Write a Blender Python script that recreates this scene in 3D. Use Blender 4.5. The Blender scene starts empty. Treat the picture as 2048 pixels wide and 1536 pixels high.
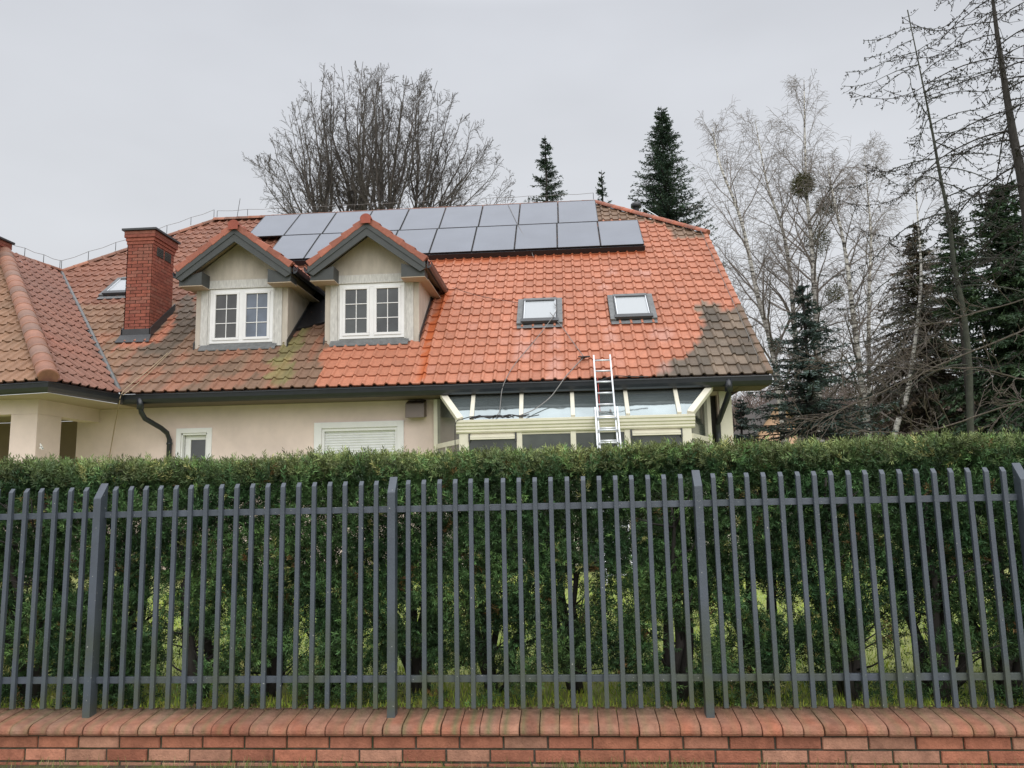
import bpy, bmesh, math, random
import numpy as np
from mathutils import Vector, Matrix
R = math.radians
rng = np.random.default_rng(7)
random.seed(11)
scene = bpy.context.scene

# ------------------------------------------------------------------ camera
F_, CX, CY = 1539.0, 1024.0, 768.0          # photograph 2048 x 1536
PITCH, ROLL, YAW = R(8.0), R(1.2), R(4.0)
_f0 = np.array([-math.sin(YAW), math.cos(YAW), 0]); _r0 = np.array([math.cos(YAW), math.sin(YAW), 0]); _u0 = np.array([0, 0, 1.0])
_w = _f0*math.cos(PITCH)+_u0*math.sin(PITCH); _up = _u0*math.cos(PITCH)-_f0*math.sin(PITCH)
_r = _r0*math.cos(ROLL)-_up*math.sin(ROLL); _u = _up*math.cos(ROLL)+_r0*math.sin(ROLL)
CAM = np.array([0, 0, 1.6])
cd = bpy.data.cameras.new('camera'); cam = bpy.data.objects.new('camera', cd); scene.collection.objects.link(cam)
cd.sensor_width = 36; cd.lens = F_/2048*36; cd.clip_start = 0.05; cd.clip_end = 600
M = Matrix(((_r[0], _u[0], -_w[0], 0), (_r[1], _u[1], -_w[1], 0), (_r[2], _u[2], -_w[2], 1.6), (0, 0, 0, 1)))
cam.matrix_world = M; scene.camera = cam
def ray(x, y): return _r*(x-CX)/F_-_u*(y-CY)/F_+_w
def atY(x, y, Y): d = ray(x, y); return CAM+d*(Y/d[1])
def atZ(x, y, Z): d = ray(x, y); return CAM+d*((Z-1.6)/d[2])
def atP(x, y, p, n): d = ray(x, y); return CAM+d*(((np.array(p)-CAM)@n)/(d@n))

# ------------------------------------------------------------------ world and sun (overcast)
SUN_EL, SUN_AZ = R(34), R(200)
w = bpy.data.worlds.new("World"); scene.world = w; w.use_nodes = True
nt = w.node_tree; nt.nodes.clear()
out = nt.nodes.new('ShaderNodeOutputWorld'); bg = nt.nodes.new('ShaderNodeBackground')
sky = nt.nodes.new('ShaderNodeTexSky'); sky.sky_type = 'NISHITA'; sky.sun_disc = False
sky.sun_elevation = SUN_EL; sky.sun_rotation = SUN_AZ; sky.air_density = 1.0; sky.dust_density = 6
hs = nt.nodes.new('ShaderNodeHueSaturation'); hs.inputs['Saturation'].default_value = 0.15; hs.inputs['Value'].default_value = 0.10
tc = nt.nodes.new('ShaderNodeTexCoord'); sx = nt.nodes.new('ShaderNodeSeparateXYZ')
rp = nt.nodes.new('ShaderNodeValToRGB')
nz = nt.nodes.new('ShaderNodeTexNoise'); nz.inputs['Scale'].default_value = 2.2; nz.inputs['Detail'].default_value = 4
mp = nt.nodes.new('ShaderNodeMapping'); mp.inputs['Scale'].default_value = (1, 1, 2.5)
add = nt.nodes.new('ShaderNodeMixRGB'); add.blend_type = 'ADD'; add.inputs[0].default_value = 1
cl = nt.nodes.new('ShaderNodeMixRGB'); cl.blend_type = 'MULTIPLY'; cl.inputs[0].default_value = 1
cr = nt.nodes.new('ShaderNodeMapRange'); cr.inputs['From Min'].default_value = 0.3; cr.inputs['From Max'].default_value = 0.7
cr.inputs['To Min'].default_value = 0.95; cr.inputs['To Max'].default_value = 1.09
e = rp.color_ramp.elements
SKYK = 6.3
def sk(c, k=1.0): return (c[0]*k, c[1]*k, c[2]*k, 1)
e[0].position = 0.0; e[0].color = sk((.635, .645, .66))
e[1].position = 1.0; e[1].color = sk((1.7, 1.73, 1.8))
for p_, c_ in ((.30, (.60, .62, .655)), (.56, (.54, .56, .605)), (.68, (.9, .93, .99)), (.85, (1.45, 1.48, 1.55))):
    q_ = e.new(p_); q_.color = sk(c_)
L = nt.links.new
L(tc.outputs['Generated'], sx.inputs[0]); L(sx.outputs['Z'], rp.inputs[0])
L(tc.outputs['Generated'], mp.inputs[0]); L(mp.outputs[0], nz.inputs['Vector']); L(nz.outputs['Fac'], cr.inputs['Value'])
L(sky.outputs[0], hs.inputs['Color'])
L(rp.outputs[0], cl.inputs[1]); L(cr.outputs[0], cl.inputs[2])
SC = nt.nodes.new('ShaderNodeMixRGB'); SC.blend_type = 'MULTIPLY'; SC.inputs[0].default_value = 1; SC.inputs[2].default_value = (10, 10, 10, 1)
L(cl.outputs[0], SC.inputs[1])
L(SC.outputs[0], add.inputs[1]); L(hs.outputs[0], add.inputs[2])
L(add.outputs[0], bg.inputs[0]); bg.inputs[1].default_value = 0.1; L(bg.outputs[0], out.inputs[0])
sd = bpy.data.lights.new('sun', 'SUN'); sd.energy = 1.5; sd.angle = R(60); sd.color = (1, .97, .93)
so = bpy.data.objects.new('sun', sd); scene.collection.objects.link(so)
so.rotation_euler = (R(90)-SUN_EL, 0, R(20))      # from behind the camera, a little to the left
scene.view_settings.view_transform = 'Standard'; scene.view_settings.look = 'None'
scene.view_settings.gamma = 1; scene.view_settings.use_curve_mapping = False; scene.view_settings.exposure = 0.15

# ------------------------------------------------------------------ helpers
def mat(name, col, rough=.8, var=.15, scale=8, bump=0.0, bscale=40, attr=False, spec=.5, metal=0, detail=5, stretch=None, col2=None, trans=0):
    m = bpy.data.materials.new(name); m.use_nodes = True; n = m.node_tree; b = n.nodes['Principled BSDF']
    b.inputs['Roughness'].default_value = rough; b.inputs['Metallic'].default_value = metal
    b.inputs['Specular IOR Level'].default_value = spec
    t = n.nodes.new('ShaderNodeTexCoord'); mpn = n.nodes.new('ShaderNodeMapping')
    if stretch: mpn.inputs['Scale'].default_value = stretch
    n.links.new(t.outputs['Object'], mpn.inputs[0])
    z = n.nodes.new('ShaderNodeTexNoise'); z.inputs['Scale'].default_value = scale; z.inputs['Detail'].default_value = detail
    z.inputs['Roughness'].default_value = .65
    n.links.new(mpn.outputs[0], z.inputs['Vector'])
    mr = n.nodes.new('ShaderNodeMapRange'); mr.inputs['From Min'].default_value = .3; mr.inputs['From Max'].default_value = .7
    mr.inputs['To Min'].default_value = 1-var; mr.inputs['To Max'].default_value = 1+var
    n.links.new(z.outputs['Fac'], mr.inputs['Value'])
    mx = n.nodes.new('ShaderNodeMixRGB'); mx.blend_type = 'MULTIPLY'; mx.inputs[0].default_value = 1
    if attr:
        a = n.nodes.new('ShaderNodeAttribute'); a.attribute_name = 'Col'; n.links.new(a.outputs['Color'], mx.inputs[1])
    elif col2:
        m2 = n.nodes.new('ShaderNodeMixRGB'); m2.inputs[1].default_value = (*col, 1); m2.inputs[2].default_value = (*col2, 1)
        z2 = n.nodes.new('ShaderNodeTexNoise'); z2.inputs['Scale'].default_value = scale*.35; z2.inputs['Detail'].default_value = 6
        n.links.new(mpn.outputs[0], z2.inputs['Vector'])
        r2 = n.nodes.new('ShaderNodeMapRange'); r2.inputs['From Min'].default_value = .42; r2.inputs['From Max'].default_value = .62
        n.links.new(z2.outputs['Fac'], r2.inputs['Value']); n.links.new(r2.outputs[0], m2.inputs[0]); n.links.new(m2.outputs[0], mx.inputs[1])
    else: mx.inputs[1].default_value = (*col, 1)
    n.links.new(mr.outputs[0], mx.inputs[2]); n.links.new(mx.outputs[0], b.inputs['Base Color'])
    if bump:
        bz = n.nodes.new('ShaderNodeTexNoise'); bz.inputs['Scale'].default_value = bscale; bz.inputs['Detail'].default_value = 4
        n.links.new(mpn.outputs[0], bz.inputs['Vector'])
        bn = n.nodes.new('ShaderNodeBump'); bn.inputs['Strength'].default_value = bump; bn.inputs['Distance'].default_value = .01
        n.links.new(bz.outputs['Fac'], bn.inputs['Height']); n.links.new(bn.outputs[0], b.inputs['Normal'])
    return m

MT = dict(
    tile=mat('tile', None, .62, .16, 14, .35, 60, attr=True, spec=.35, detail=8),
    render=mat('render', (.74, .61, .555), .92, .11, 1.1, .25, 90),
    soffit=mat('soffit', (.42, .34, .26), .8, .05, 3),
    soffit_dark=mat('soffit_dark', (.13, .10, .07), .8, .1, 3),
    gutter=mat('gutter', (.017, .020, .026), .32, .2, 6, spec=.6),
    fascia=mat('fascia', (.052, .057, .056), .6, .12, 8, stretch=(1, 1, 1)),
    white=mat('white', (.80, .80, .80), .35, .04, 4),
    trim=mat('trim', (.56, .55, .52), .7, .22, 9, .1, 60, stretch=(4, 4, .8), detail=9),
    plaster_grey=mat('plaster_grey', (.51, .46, .395), .9, .13, 3, .2, 90, stretch=(2, 2, .6)),
    shutter=mat('shutter', (.78, .79, .80), .5, .05, 5),
    cream=mat('cream', (.72, .685, .56), .45, .06, 4),
    brick=mat('brick', None, .85, .28, 16, .6, 90, attr=True, detail=8, spec=.3),
    mortar=mat('mortar', (.085, .075, .058), .95, .3, 30, .5, 120, col2=(.05, .06, .03)),
    mortar_dark=mat('mortar_dark', (.06, .035, .025), .95, .2, 30),
    paint=mat('paint', (.088, .103, .130), .42, .16, 7, .2, 160, col2=(.074, .090, .108), stretch=(1, 1, .5)),
    panel=mat('panel', (.035, .038, .048), .2, .05, 3, spec=.8),
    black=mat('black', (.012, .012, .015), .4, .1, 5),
    steel=mat('steel', (.06, .062, .065), .4, .15, 8, metal=.3),
    alu=mat('alu', (.72, .74, .76), .35, .06, 12, metal=.55),
    cable=mat('cable', (.03, .03, .032), .6, .1, 5),
    cable_grey=mat('cable_grey', (.22, .21, .2), .6, .1, 5),
    rope=mat('rope', (.38, .29, .19), .8, .1, 5),
    red=mat('red', (.45, .04, .03), .6, .1, 5),
    bark=mat('bark', (.10, .083, .068), .95, .35, 9, .6, 30, stretch=(3, 3, .8)),
    bark_grey=mat('bark_grey', (.095, .082, .072), .95, .3, 6, .3, 30),
    bark_dark=mat('bark_dark', (.045, .040, .036), .95, .3, 8, .5, 30, stretch=(3, 3, .8)),
    bark_green=mat('bark_green', (.060, .064, .050), .95, .3, 6, .5, 30),
    needles=mat('needles', None, .6, .15, 5, attr=True, spec=.25),
    yew=mat('yew', None, .5, .12, 6, attr=True, spec=.3),
    grass=mat('grass', None, .7, .15, 5, attr=True, spec=.2),
    lawn=mat('lawn', (.24, .29, .09), .95, .3, 3, .4, 50, col2=(.31, .33, .115)),
    soil=mat('soil', (.075, .06, .04), .95, .3, 12, .6, 60, col2=(.10, .13, .035)),
    lead=mat('lead', (.16, .165, .165), .55, .25, 10, metal=.2),
    brown_box=mat('brown_box', (.155, .12, .10), .38, .05, 6, spec=.5),
    vent=mat('vent', (.05, .055, .05), .6, .1, 6),
    dark_in=mat('dark_in', (.05, .045, .04), .9, .2, 3),
    porch=mat('porch', (.26, .20, .15), .9, .08, 2),
    blind=mat('blind', (.68, .71, .73), .55, .04, 5),
    far_wall=mat('far_wall', (.62, .40, .29), .9, .06, 1),
    far_roof=mat('far_roof', (.10, .085, .08), .8, .15, 3),
)
def glassy(name, col, rough=.04, spec=.9, wav=0.0, coat=.35, cv=.45):
    m = bpy.data.materials.new(name); m.use_nodes = True; n = m.node_tree; b = n.nodes['Principled BSDF']
    b.inputs['Base Color'].default_value = (*col, 1); b.inputs['Roughness'].default_value = rough
    b.inputs['Specular IOR Level'].default_value = spec
    b.inputs['Coat Weight'].default_value = coat; b.inputs['Coat Roughness'].default_value = .02
    z = n.nodes.new('ShaderNodeTexNoise'); z.inputs['Scale'].default_value = 1.2; z.inputs['Detail'].default_value = 3
    t = n.nodes.new('ShaderNodeTexCoord'); n.links.new(t.outputs['Object'], z.inputs['Vector'])
    cr_ = n.nodes.new('ShaderNodeValToRGB'); cr_.color_ramp.elements[0].color = (*[c*(1-cv) for c in col], 1); cr_.color_ramp.elements[1].color = (*[c*(1+cv) for c in col], 1)  # cloudy tone in the base colour imitates uneven reflections
    cr_.color_ramp.elements[0].position = .35; cr_.color_ramp.elements[1].position = .65
    n.links.new(z.outputs['Fac'], cr_.inputs[0]); n.links.new(cr_.outputs[0], b.inputs['Base Color'])
    if wav:
        bn = n.nodes.new('ShaderNodeBump'); bn.inputs['Strength'].default_value = wav; bn.inputs['Distance'].default_value = .05
        z3 = n.nodes.new('ShaderNodeTexNoise'); z3.inputs['Scale'].default_value = 2.2; n.links.new(t.outputs['Object'], z3.inputs['Vector'])
        n.links.new(z3.outputs['Fac'], bn.inputs['Height']); n.links.new(bn.outputs[0], b.inputs['Normal'])
    return m
MT['glass'] = glassy('glass', (.045, .05, .05))
MT['glass_blue'] = glassy('glass_blue', (.10, .125, .17))
MT['glass_cons'] = glassy('glass_cons', (.36, .42, .42), .07, 1.0, .10, cv=.12)
MT['glass_cons'].node_tree.nodes['Principled BSDF'].inputs['Metallic'].default_value = .8
MT['glass_dull'] = glassy('glass_dull', (.06, .07, .06), .12, .7)
MT['glass_panel'] = glassy('glass_panel', (.145, .16, .195), .28, .45, coat=.0, cv=.06)
MT['leaded'] = glassy('leaded', (.055, .055, .055), .15, .7)

def algae(m):
    n = m.node_tree; b = n.nodes['Principled BSDF']; l = b.inputs['Base Color'].links[0].from_socket
    g = n.nodes.new('ShaderNodeNewGeometry'); sp = n.nodes.new('ShaderNodeSeparateXYZ'); n.links.new(g.outputs['Position'], sp.inputs[0])
    z = n.nodes.new('ShaderNodeTexNoise'); z.inputs['Scale'].default_value = 3.5; z.inputs['Detail'].default_value = 8; n.links.new(g.outputs['Position'], z.inputs['Vector'])
    a = n.nodes.new('ShaderNodeMapRange'); a.inputs['From Min'].default_value = 1.1; a.inputs['From Max'].default_value = .35; n.links.new(sp.outputs['Z'], a.inputs['Value'])
    c = n.nodes.new('ShaderNodeMath'); c.operation = 'MULTIPLY'; n.links.new(a.outputs[0], c.inputs[0])
    r = n.nodes.new('ShaderNodeMapRange'); r.inputs['From Min'].default_value = .38; r.inputs['From Max'].default_value = .62; n.links.new(z.outputs['Fac'], r.inputs['Value']); n.links.new(r.outputs[0], c.inputs[1])
    x = n.nodes.new('ShaderNodeMixRGB'); x.inputs[2].default_value = (.085, .10, .068, 1); n.links.new(c.outputs[0], x.inputs[0]); n.links.new(l, x.inputs[1])
    z2 = n.nodes.new('ShaderNodeTexNoise'); z2.inputs['Scale'].default_value = 55; n.links.new(g.outputs['Position'], z2.inputs['Vector'])
    r2 = n.nodes.new('ShaderNodeMapRange'); r2.inputs['From Min'].default_value = .72; r2.inputs['From Max'].default_value = .76; n.links.new(z2.outputs['Fac'], r2.inputs['Value'])
    y = n.nodes.new('ShaderNodeMixRGB'); y.inputs[2].default_value = (.42, .42, .38, 1); n.links.new(r2.outputs[0], y.inputs[0]); n.links.new(x.outputs[0], y.inputs[1]); n.links.new(y.outputs[0], b.inputs['Base Color'])
algae(MT['paint'])
class MB:
    """collects vertices, faces and optional vertex colours and links them as ONE mesh object"""
    def __init__(s): s.v = []; s.f = []; s.c = []; s.col = (1, 1, 1); s.smooth = []
    def add(s, vs, fs, col=None, sm=False):
        o = len(s.v); s.v += [tuple(map(float, p)) for p in vs]; s.f += [tuple(i+o for i in f) for f in fs]
        s.smooth += [sm]*len(fs)
        c = col if col is not None else s.col; s.c += [c]*len(vs); return s
    def box(s, lo, hi, col=None):
        x0, y0, z0 = lo; x1, y1, z1 = hi
        return s.add([(x0, y0, z0), (x1, y0, z0), (x1, y1, z0), (x0, y1, z0), (x0, y0, z1), (x1, y0, z1), (x1, y1, z1), (x0, y1, z1)],
                     [(0, 3, 2, 1), (4, 5, 6, 7), (0, 1, 5, 4), (1, 2, 6, 5), (2, 3, 7, 6), (3, 0, 4, 7)], col)
    def hexa(s, p):  # 8 corner points: bottom loop 4, top loop 4
        return s.add(p, [(0, 3, 2, 1), (4, 5, 6, 7), (0, 1, 5, 4), (1, 2, 6, 5), (2, 3, 7, 6), (3, 0, 4, 7)])
    def bar(s, a, b, wd, hd, upv=(0, 0, 1)):
        a = np.array(a, float); b = np.array(b, float); d = b-a; d /= np.linalg.norm(d); sd_ = np.cross(d, upv); sd_ /= np.linalg.norm(sd_); u = np.cross(sd_, d)
        q = [(-1, -1), (1, -1), (1, 1), (-1, 1)]
        return s.hexa([a+sd_*wd/2*i+u*hd/2*j for i, j in q]+[b+sd_*wd/2*i+u*hd/2*j for i, j in q])
    def prism(s, poly, n0, n1):   # polygon (list of 3D) extruded by vector n1-n0
        k = len(poly); a = [np.array(p, float)+n0 for p in poly]; b = [np.array(p, float)+n1 for p in poly]
        return s.add(a+b, [tuple(range(k))[::-1], tuple(range(k, 2*k))]+[(i, (i+1) % k, (i+1) % k+k, i+k) for i in range(k)])
    def tube(s, pts, rad, n=6, col=None, cap=True):
        pts = [np.array(p, float) for p in pts]; k = len(pts)
        if not hasattr(rad, '__len__'): rad = [rad]*k
        vs = []; 
        for i, p in enumerate(pts):
            d = pts[min(i+1, k-1)]-pts[max(i-1, 0)]; d = d/(np.linalg.norm(d)+1e-9)
            a = np.cross(d, (0, 0, 1) if abs(d[2]) < .9 else (1, 0, 0)); a /= np.linalg.norm(a); b = np.cross(d, a)
            for j in range(n):
                t = 2*math.pi*j/n; vs.append(p+(a*math.cos(t)+b*math.sin(t))*rad[i])
        fs = [(i*n+j, i*n+(j+1) % n, (i+1)*n+(j+1) % n, (i+1)*n+j) for i in range(k-1) for j in range(n)]
        if cap: fs += [tuple(range(n))[::-1], tuple(range((k-1)*n, k*n))]
        return s.add(vs, fs, col, True)
    def build(s, name, m, parent=None, bevel=0):
        me = bpy.data.meshes.new(name); me.from_pydata(s.v, [], s.f); me.update()
        o = bpy.data.objects.new(name, me); scene.collection.objects.link(o)
        me.materials.append(MT[m] if isinstance(m, str) else m)
        if any(s.smooth): me.polygons.foreach_set('use_smooth', s.smooth)
        if len(s.c) and any(c != (1, 1, 1) for c in s.c[:50000]):
            a = me.color_attributes.new('Col', 'FLOAT_COLOR', 'POINT')
            a.data.foreach_set('color', np.hstack([np.array(s.c, dtype=np.float32), np.ones((len(s.c), 1), np.float32)]).ravel())
        if parent: o.parent = parent; o.matrix_parent_inverse = Matrix.Translation(parent.location).inverted()
        if bevel:
            md = o.modifiers.new('bevel', 'BEVEL'); md.width = bevel; md.segments = 2; md.limit_method = 'ANGLE'
        return o
def fast_mesh(name, V, Fc, Cc, m, parent=None):
    """V (n,3), Fc (m,4) quads, Cc (n,3) colours"""
    me = bpy.data.meshes.new(name); n = len(V); k = len(Fc)
    me.vertices.add(n); me.vertices.foreach_set('co', V.astype(np.float32).ravel())
    me.loops.add(k*4); me.loops.foreach_set('vertex_index', Fc.astype(np.int32).ravel())
    me.polygons.add(k); me.polygons.foreach_set('loop_start', np.arange(0, k*4, 4, dtype=np.int32)); me.polygons.foreach_set('loop_total', np.full(k, 4, np.int32))
    me.update(calc_edges=True)
    if Cc is not None:
        a = me.color_attributes.new('Col', 'FLOAT_COLOR', 'POINT')
        a.data.foreach_set('color', np.hstack([Cc, np.ones((n, 1))]).astype(np.float32).ravel())
    me.materials.append(MT[m]); o = bpy.data.objects.new(name, me); scene.collection.objects.link(o)
    if parent: o.parent = parent; o.matrix_parent_inverse = Matrix.Translation(parent.location).inverted()
    return o
def tag(o, label=None, cat=None, group=None, kind=None):
    if label: o['label'] = label
    if cat: o['category'] = cat
    if group: o['group'] = group
    if kind: o['kind'] = kind
    return o
def empty(name, loc, label, cat, group=None):
    o = bpy.data.objects.new(name, None); scene.collection.objects.link(o); o.location = tuple(map(float, loc)); o.empty_display_size = .2
    return tag(o, label, cat, group)
def vnoise(p, seed=0):
    """cheap smooth value noise, p (n,3)"""
    p = np.asarray(p, float); i = np.floor(p).astype(np.int64); f = p-i; f = f*f*(3-2*f)
    def h(a):
        x = (a[:, 0]*73856093) ^ (a[:, 1]*19349663) ^ (a[:, 2]*83492791) ^ (seed*2654435761)
        x = (x ^ (x >> 13))*1274126177 & 0x7fffffff; return (x % 100003)/100003.0
    r = 0
    for dx in (0, 1):
        for dy in (0, 1):
            for dz in (0, 1):
                wgt = (f[:, 0] if dx else 1-f[:, 0])*(f[:, 1] if dy else 1-f[:, 1])*(f[:, 2] if dz else 1-f[:, 2])
                r = r+wgt*h(i+np.array([dx, dy, dz]))
    return r
def inpoly(x, y, poly):
    c = False; n = len(poly); j = n-1
    for i in range(n):
        xi, yi = poly[i]; xj, yj = poly[j]
        if (yi > y) != (yj > y) and x < (xj-xi)*(y-yi)/(yj-yi)+xi: c = not c
        j = i
    return c

# ================================================================== SETTING
MB().add([(-300, -60, 0), (300, -60, 0), (300, 4.80, 0), (-300, 4.80, 0)], [(0, 1, 2, 3)]).build('street_verge', 'soil')
bpy.data.objects['street_verge']['kind'] = 'structure'
gv = []; gf = []
xs = np.linspace(-300, 300, 61); ys = np.concatenate([[5.02], np.linspace(5.6, 60, 14), np.linspace(80, 400, 9)])
for yy in ys:
    for xx in xs: gv.append((xx, yy, .2+(.0 if yy < 60 else (yy-60)*.02)))
nx = len(xs)
for a in range(len(ys)-1):
    for b in range(nx-1): gf.append((a*nx+b, a*nx+b+1, (a+1)*nx+b+1, (a+1)*nx+b))
tag(MB().add(gv, gf).build('garden_ground', 'lawn'), kind='structure')

# ================================================================== STREET WALL (brick plinth + coping)
wl = empty('garden_wall', (0, 4.9, 0), 'low red brick wall with rounded brick coping along the pavement edge', 'wall')
X0, X1 = -7.2, 6.4
b = MB(); b.box((X0, 4.795, -.2), (X1, 5.03, .175)); b.build('mortar_core', 'mortar', wl)
b = MB()
brc = [(.40, .160, .098), (.37, .148, .090), (.42, .185, .120), (.36, .138, .085), (.39, .20, .135), (.33, .13, .082)]
for r in range(5):
    z1 = .175-.010-r*.0755; z0 = z1-.0645; x = X0+(.13 if r % 2 else 0)+rng.uniform(-.01, .01)
    while x < X1:
        lnx = .252 if rng.random() > .05 else .2
        c = np.array(brc[rng.integers(6)])*rng.uniform(.80, 1.18); dy = rng.uniform(-.003, .003); e_ = .004
        jx, jz = rng.uniform(-.0015, .0015, 2)
        # brick with chamfered face edges
        yA = 4.782+dy
        q = lambda X_, Z_, Y_: (X_, Y_, Z_)
        xa, xb = x+jx, x+lnx+jx; za, zb = z0+jz, z1+jz
        vs = [q(xa, za, yA+.006), q(xb, za, yA+.006), q(xb, zb, yA+.006), q(xa, zb, yA+.006),
              q(xa+e_, za+e_, yA), q(xb-e_, za+e_, yA), q(xb-e_, zb-e_, yA), q(xa+e_, zb-e_, yA),
              q(xa, za, yA+.05), q(xb, za, yA+.05), q(xb, zb, yA+.05), q(xa, zb, yA+.05)]
        fs = [(4, 5, 6, 7), (0, 1, 5, 4), (1, 2, 6, 5), (2, 3, 7, 6), (3, 0, 4, 7), (8, 9, 1, 0), (9, 10, 2, 1), (10, 11, 3, 2), (11, 8, 0, 3)]
        b.add(vs, fs, tuple(c)); x += lnx+.0105
b.build('brick_face', 'brick', wl)
# coping: bullnose bricks laid across, sloping to the street
b = MB(); prof = [(5.035, .268), (4.80, .243), (4.772, .238), (4.752, .228), (4.742, .212), (4.740, .196), (4.746, .184), (4.756, .179), (4.80, .178), (5.035, .178)]
x = X0
while x < X1:
    wdt = .1165*rng.uniform(.985, 1.015); j = .0027
    c = np.array(brc[rng.integers(6)])*np.array([.92, .84, .80])*rng.uniform(.80, 1.12)
    dz = rng.uniform(-.002, .002); dy = rng.uniform(-.003, .003); sk_ = rng.uniform(-.003, .003)
    k = len(prof); vs = []; cs = []
    for xx, ins in [(x+j, .004)]+[(x+j+.004+(wdt-2*j-.008)*q_/7, 0) for q_ in range(8)]+[(x+wdt-j, .004)]:
        for (yy, zz) in prof:
            cy_, cz_ = 4.9, .21
            d = np.array([yy-cy_, zz-cz_]); d *= (1-ins/np.linalg.norm(d))
            vs.append((xx+sk_*(yy-4.9)*4, cy_+d[0]+dy, cz_+d[1]+dz))
            # moss and grime sit towards the back of the coping top, per brick
            m_ = max(0, min(1, (yy-4.80)/.2))*(zz > .2); g = float(vnoise(np.array([[xx*5, yy*9, 3.3]]), 5)[0])
            t_ = min(1, m_*(.40+.7*g)); dx_ = abs(((xx+1.125) % .1018)-.0)  # algae where water drips off each picket
            dx_ = min(dx_, .1018-dx_); g2_ = float(vnoise(np.array([[xx*1.3, 1.5, 2.5]]), 15)[0]); t2 = max(0, 1-dx_/.028)*max(0, min(1, (g2_-.25)*1.9))*(zz > .19)*.75
            t3 = .6*float(vnoise(np.array([[xx*14, yy*20, 7.3]]), 6)[0])
            cc_ = c*(1-t_)+np.array([.17, .14, .095])*t_; cc_ = cc_*(1-t3)+np.array([.30, .20, .145])*t3; cs.append(tuple(cc_*(1-t2)+np.array([.155, .165, .075])*t2))
    fs = [(a*k+i, a*k+(i+1) % k, (a+1)*k+(i+1) % k, (a+1)*k+i) for a in range(9) for i in range(k)]
    fs += [tuple(range(k))[::-1], tuple(range(9*k, 10*k))]
    o0 = len(b.v); b.add(vs, fs, None); b.c[o0:] = cs
    x += wdt
b.build('coping', 'brick', wl)
MB().box((X0, 4.768, .186), (X1, 5.03, .222)).build('coping_bed', 'mortar_dark', wl)

# ================================================================== FENCE
fn = empty('fence', (0, 4.92, .25), 'blue grey steel picket fence standing on the brick wall', 'fence')
posts = [-5.02, -3.07, -1.125, .80, 2.735, 4.67]
# picket: front face, cut top rising to the back
def picket_mesh(name, wd, d0, d1, z0, zf, zb):
    m = MB(); m.hexa([(-wd/2, d0, z0), (wd/2, d0, z0), (wd/2, d1, z0), (-wd/2, d1, z0), (-wd/2, d0, zf), (wd/2, d0, zf), (wd/2, d1, zb), (-wd/2, d1, zb)])
    return m
pk0 = None
def place(src, x, par, rot=0, z=0):
    o = src.copy(); scene.collection.objects.link(o); o.parent = par; o.matrix_parent_inverse = src.matrix_parent_inverse.copy(); o.location = (x, 0, z); o.rotation_euler = (0, rot, 0); return o
pm = picket_mesh('post', .05, 4.868, 4.945, .247, 1.615, 1.715)
first = True
src_post = pm.build('post', 'paint', fn, .0025); src_post.matrix_parent_inverse = Matrix.Translation((0, -4.92, -.25)); src_post.location = (posts[0], 0, 0)
for px_ in posts[1:]: place(src_post, px_, fn)
pm = picket_mesh('picket', .028, 4.893, 4.918, .296, 1.665, 1.692)
src_pk = pm.build('picket', 'paint', fn, .0025); src_pk.matrix_parent_inverse = Matrix.Translation((0, -4.92, -.25))
first = True
for a, b_ in zip(posts[:-1], posts[1:]):
    for i in range(1, 19):
        xx = a+(b_-a)*i/19+rng.uniform(-.0015, .0015)
        if first: src_pk.location = (xx, 0, 0); first = False
        elif -5.0 < xx < 4.6: place(src_pk, xx, fn, rng.uniform(-.0012, .0012))
for a, b_ in zip(posts[:-1], posts[1:]):
    for zz in (1.487, .445):
        MB().box((a+.0255, 4.919, zz), (b_-.0255, 4.945, zz+.04)).build('rail', 'paint', fn, .002)

# ================================================================== HEDGE
hd = empty('hedge', (0, 5.6, .2), 'clipped dark green yew hedge growing behind the grey fence', 'hedge')
HX0, HX1 = -5.6, 4.9
def needles_at(P, D, U, ln, wd, cols):
    """one diamond quad per needle. P base, D direction, U width vector"""
    n = len(P); V = np.empty((n, 4, 3)); ln = ln[:, None]; wd = wd[:, None]
    V[:, 0] = P; V[:, 1] = P+D*ln*.5+U*wd*.5; V[:, 2] = P+D*ln; V[:, 3] = P+D*ln*.5-U*wd*.5
    return V.reshape(-1, 3), np.arange(n*4).reshape(n, 4), np.repeat(cols, 4, axis=0)
def norm(a): return a/(np.linalg.norm(a, axis=-1, keepdims=True)+1e-9)
def sprigs(P, D, cols, nn=13, L_=.06, nl=.032, nw=.0066):
    """shoots with needles around them"""
    n = len(P); D = norm(D); r = rng.normal(size=(n, 3)); A = norm(np.cross(D, r)); B = np.cross(D, A)
    t = (np.arange(nn)+.5)/nn; ph = rng.uniform(0, 6.28, (n, 1))+np.arange(nn)*2.4
    ls = (L_*rng.uniform(.7, 1.3, n))[:, None, None]
    base = P[:, None]+D[:, None]*t[None, :, None]*ls
    rad = A[:, None]*np.cos(ph)[..., None]+B[:, None]*np.sin(ph)[..., None]*.55
    dr = norm(rad+D[:, None]*(.45+.9*t)[None, :, None]+rng.normal(size=(n, nn, 3))*.12)
    wv = norm(np.cross(dr, rng.normal(size=(n, nn, 3))))
    m = n*nn; cc = np.repeat(cols, nn, axis=0)*rng.uniform(.8, 1.2, (m, 1))
    return needles_at(base.reshape(m, 3), dr.reshape(m, 3), wv.reshape(m, 3), nl*rng.uniform(.7, 1.25, m), np.full(m, nw), cc)
NS = 29000
kind = rng.random(NS)
hx = rng.uniform(HX0, HX1, NS); hz = rng.uniform(.23, 1.92, NS); hy = np.empty(NS)
topz = 1.788+.004*hx+.04*vnoise(np.stack([hx*1.3, hx*0, hx*0], 1), 3)+.02*vnoise(np.stack([hx*6, hx*0, hx*0], 1), 4)
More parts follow.
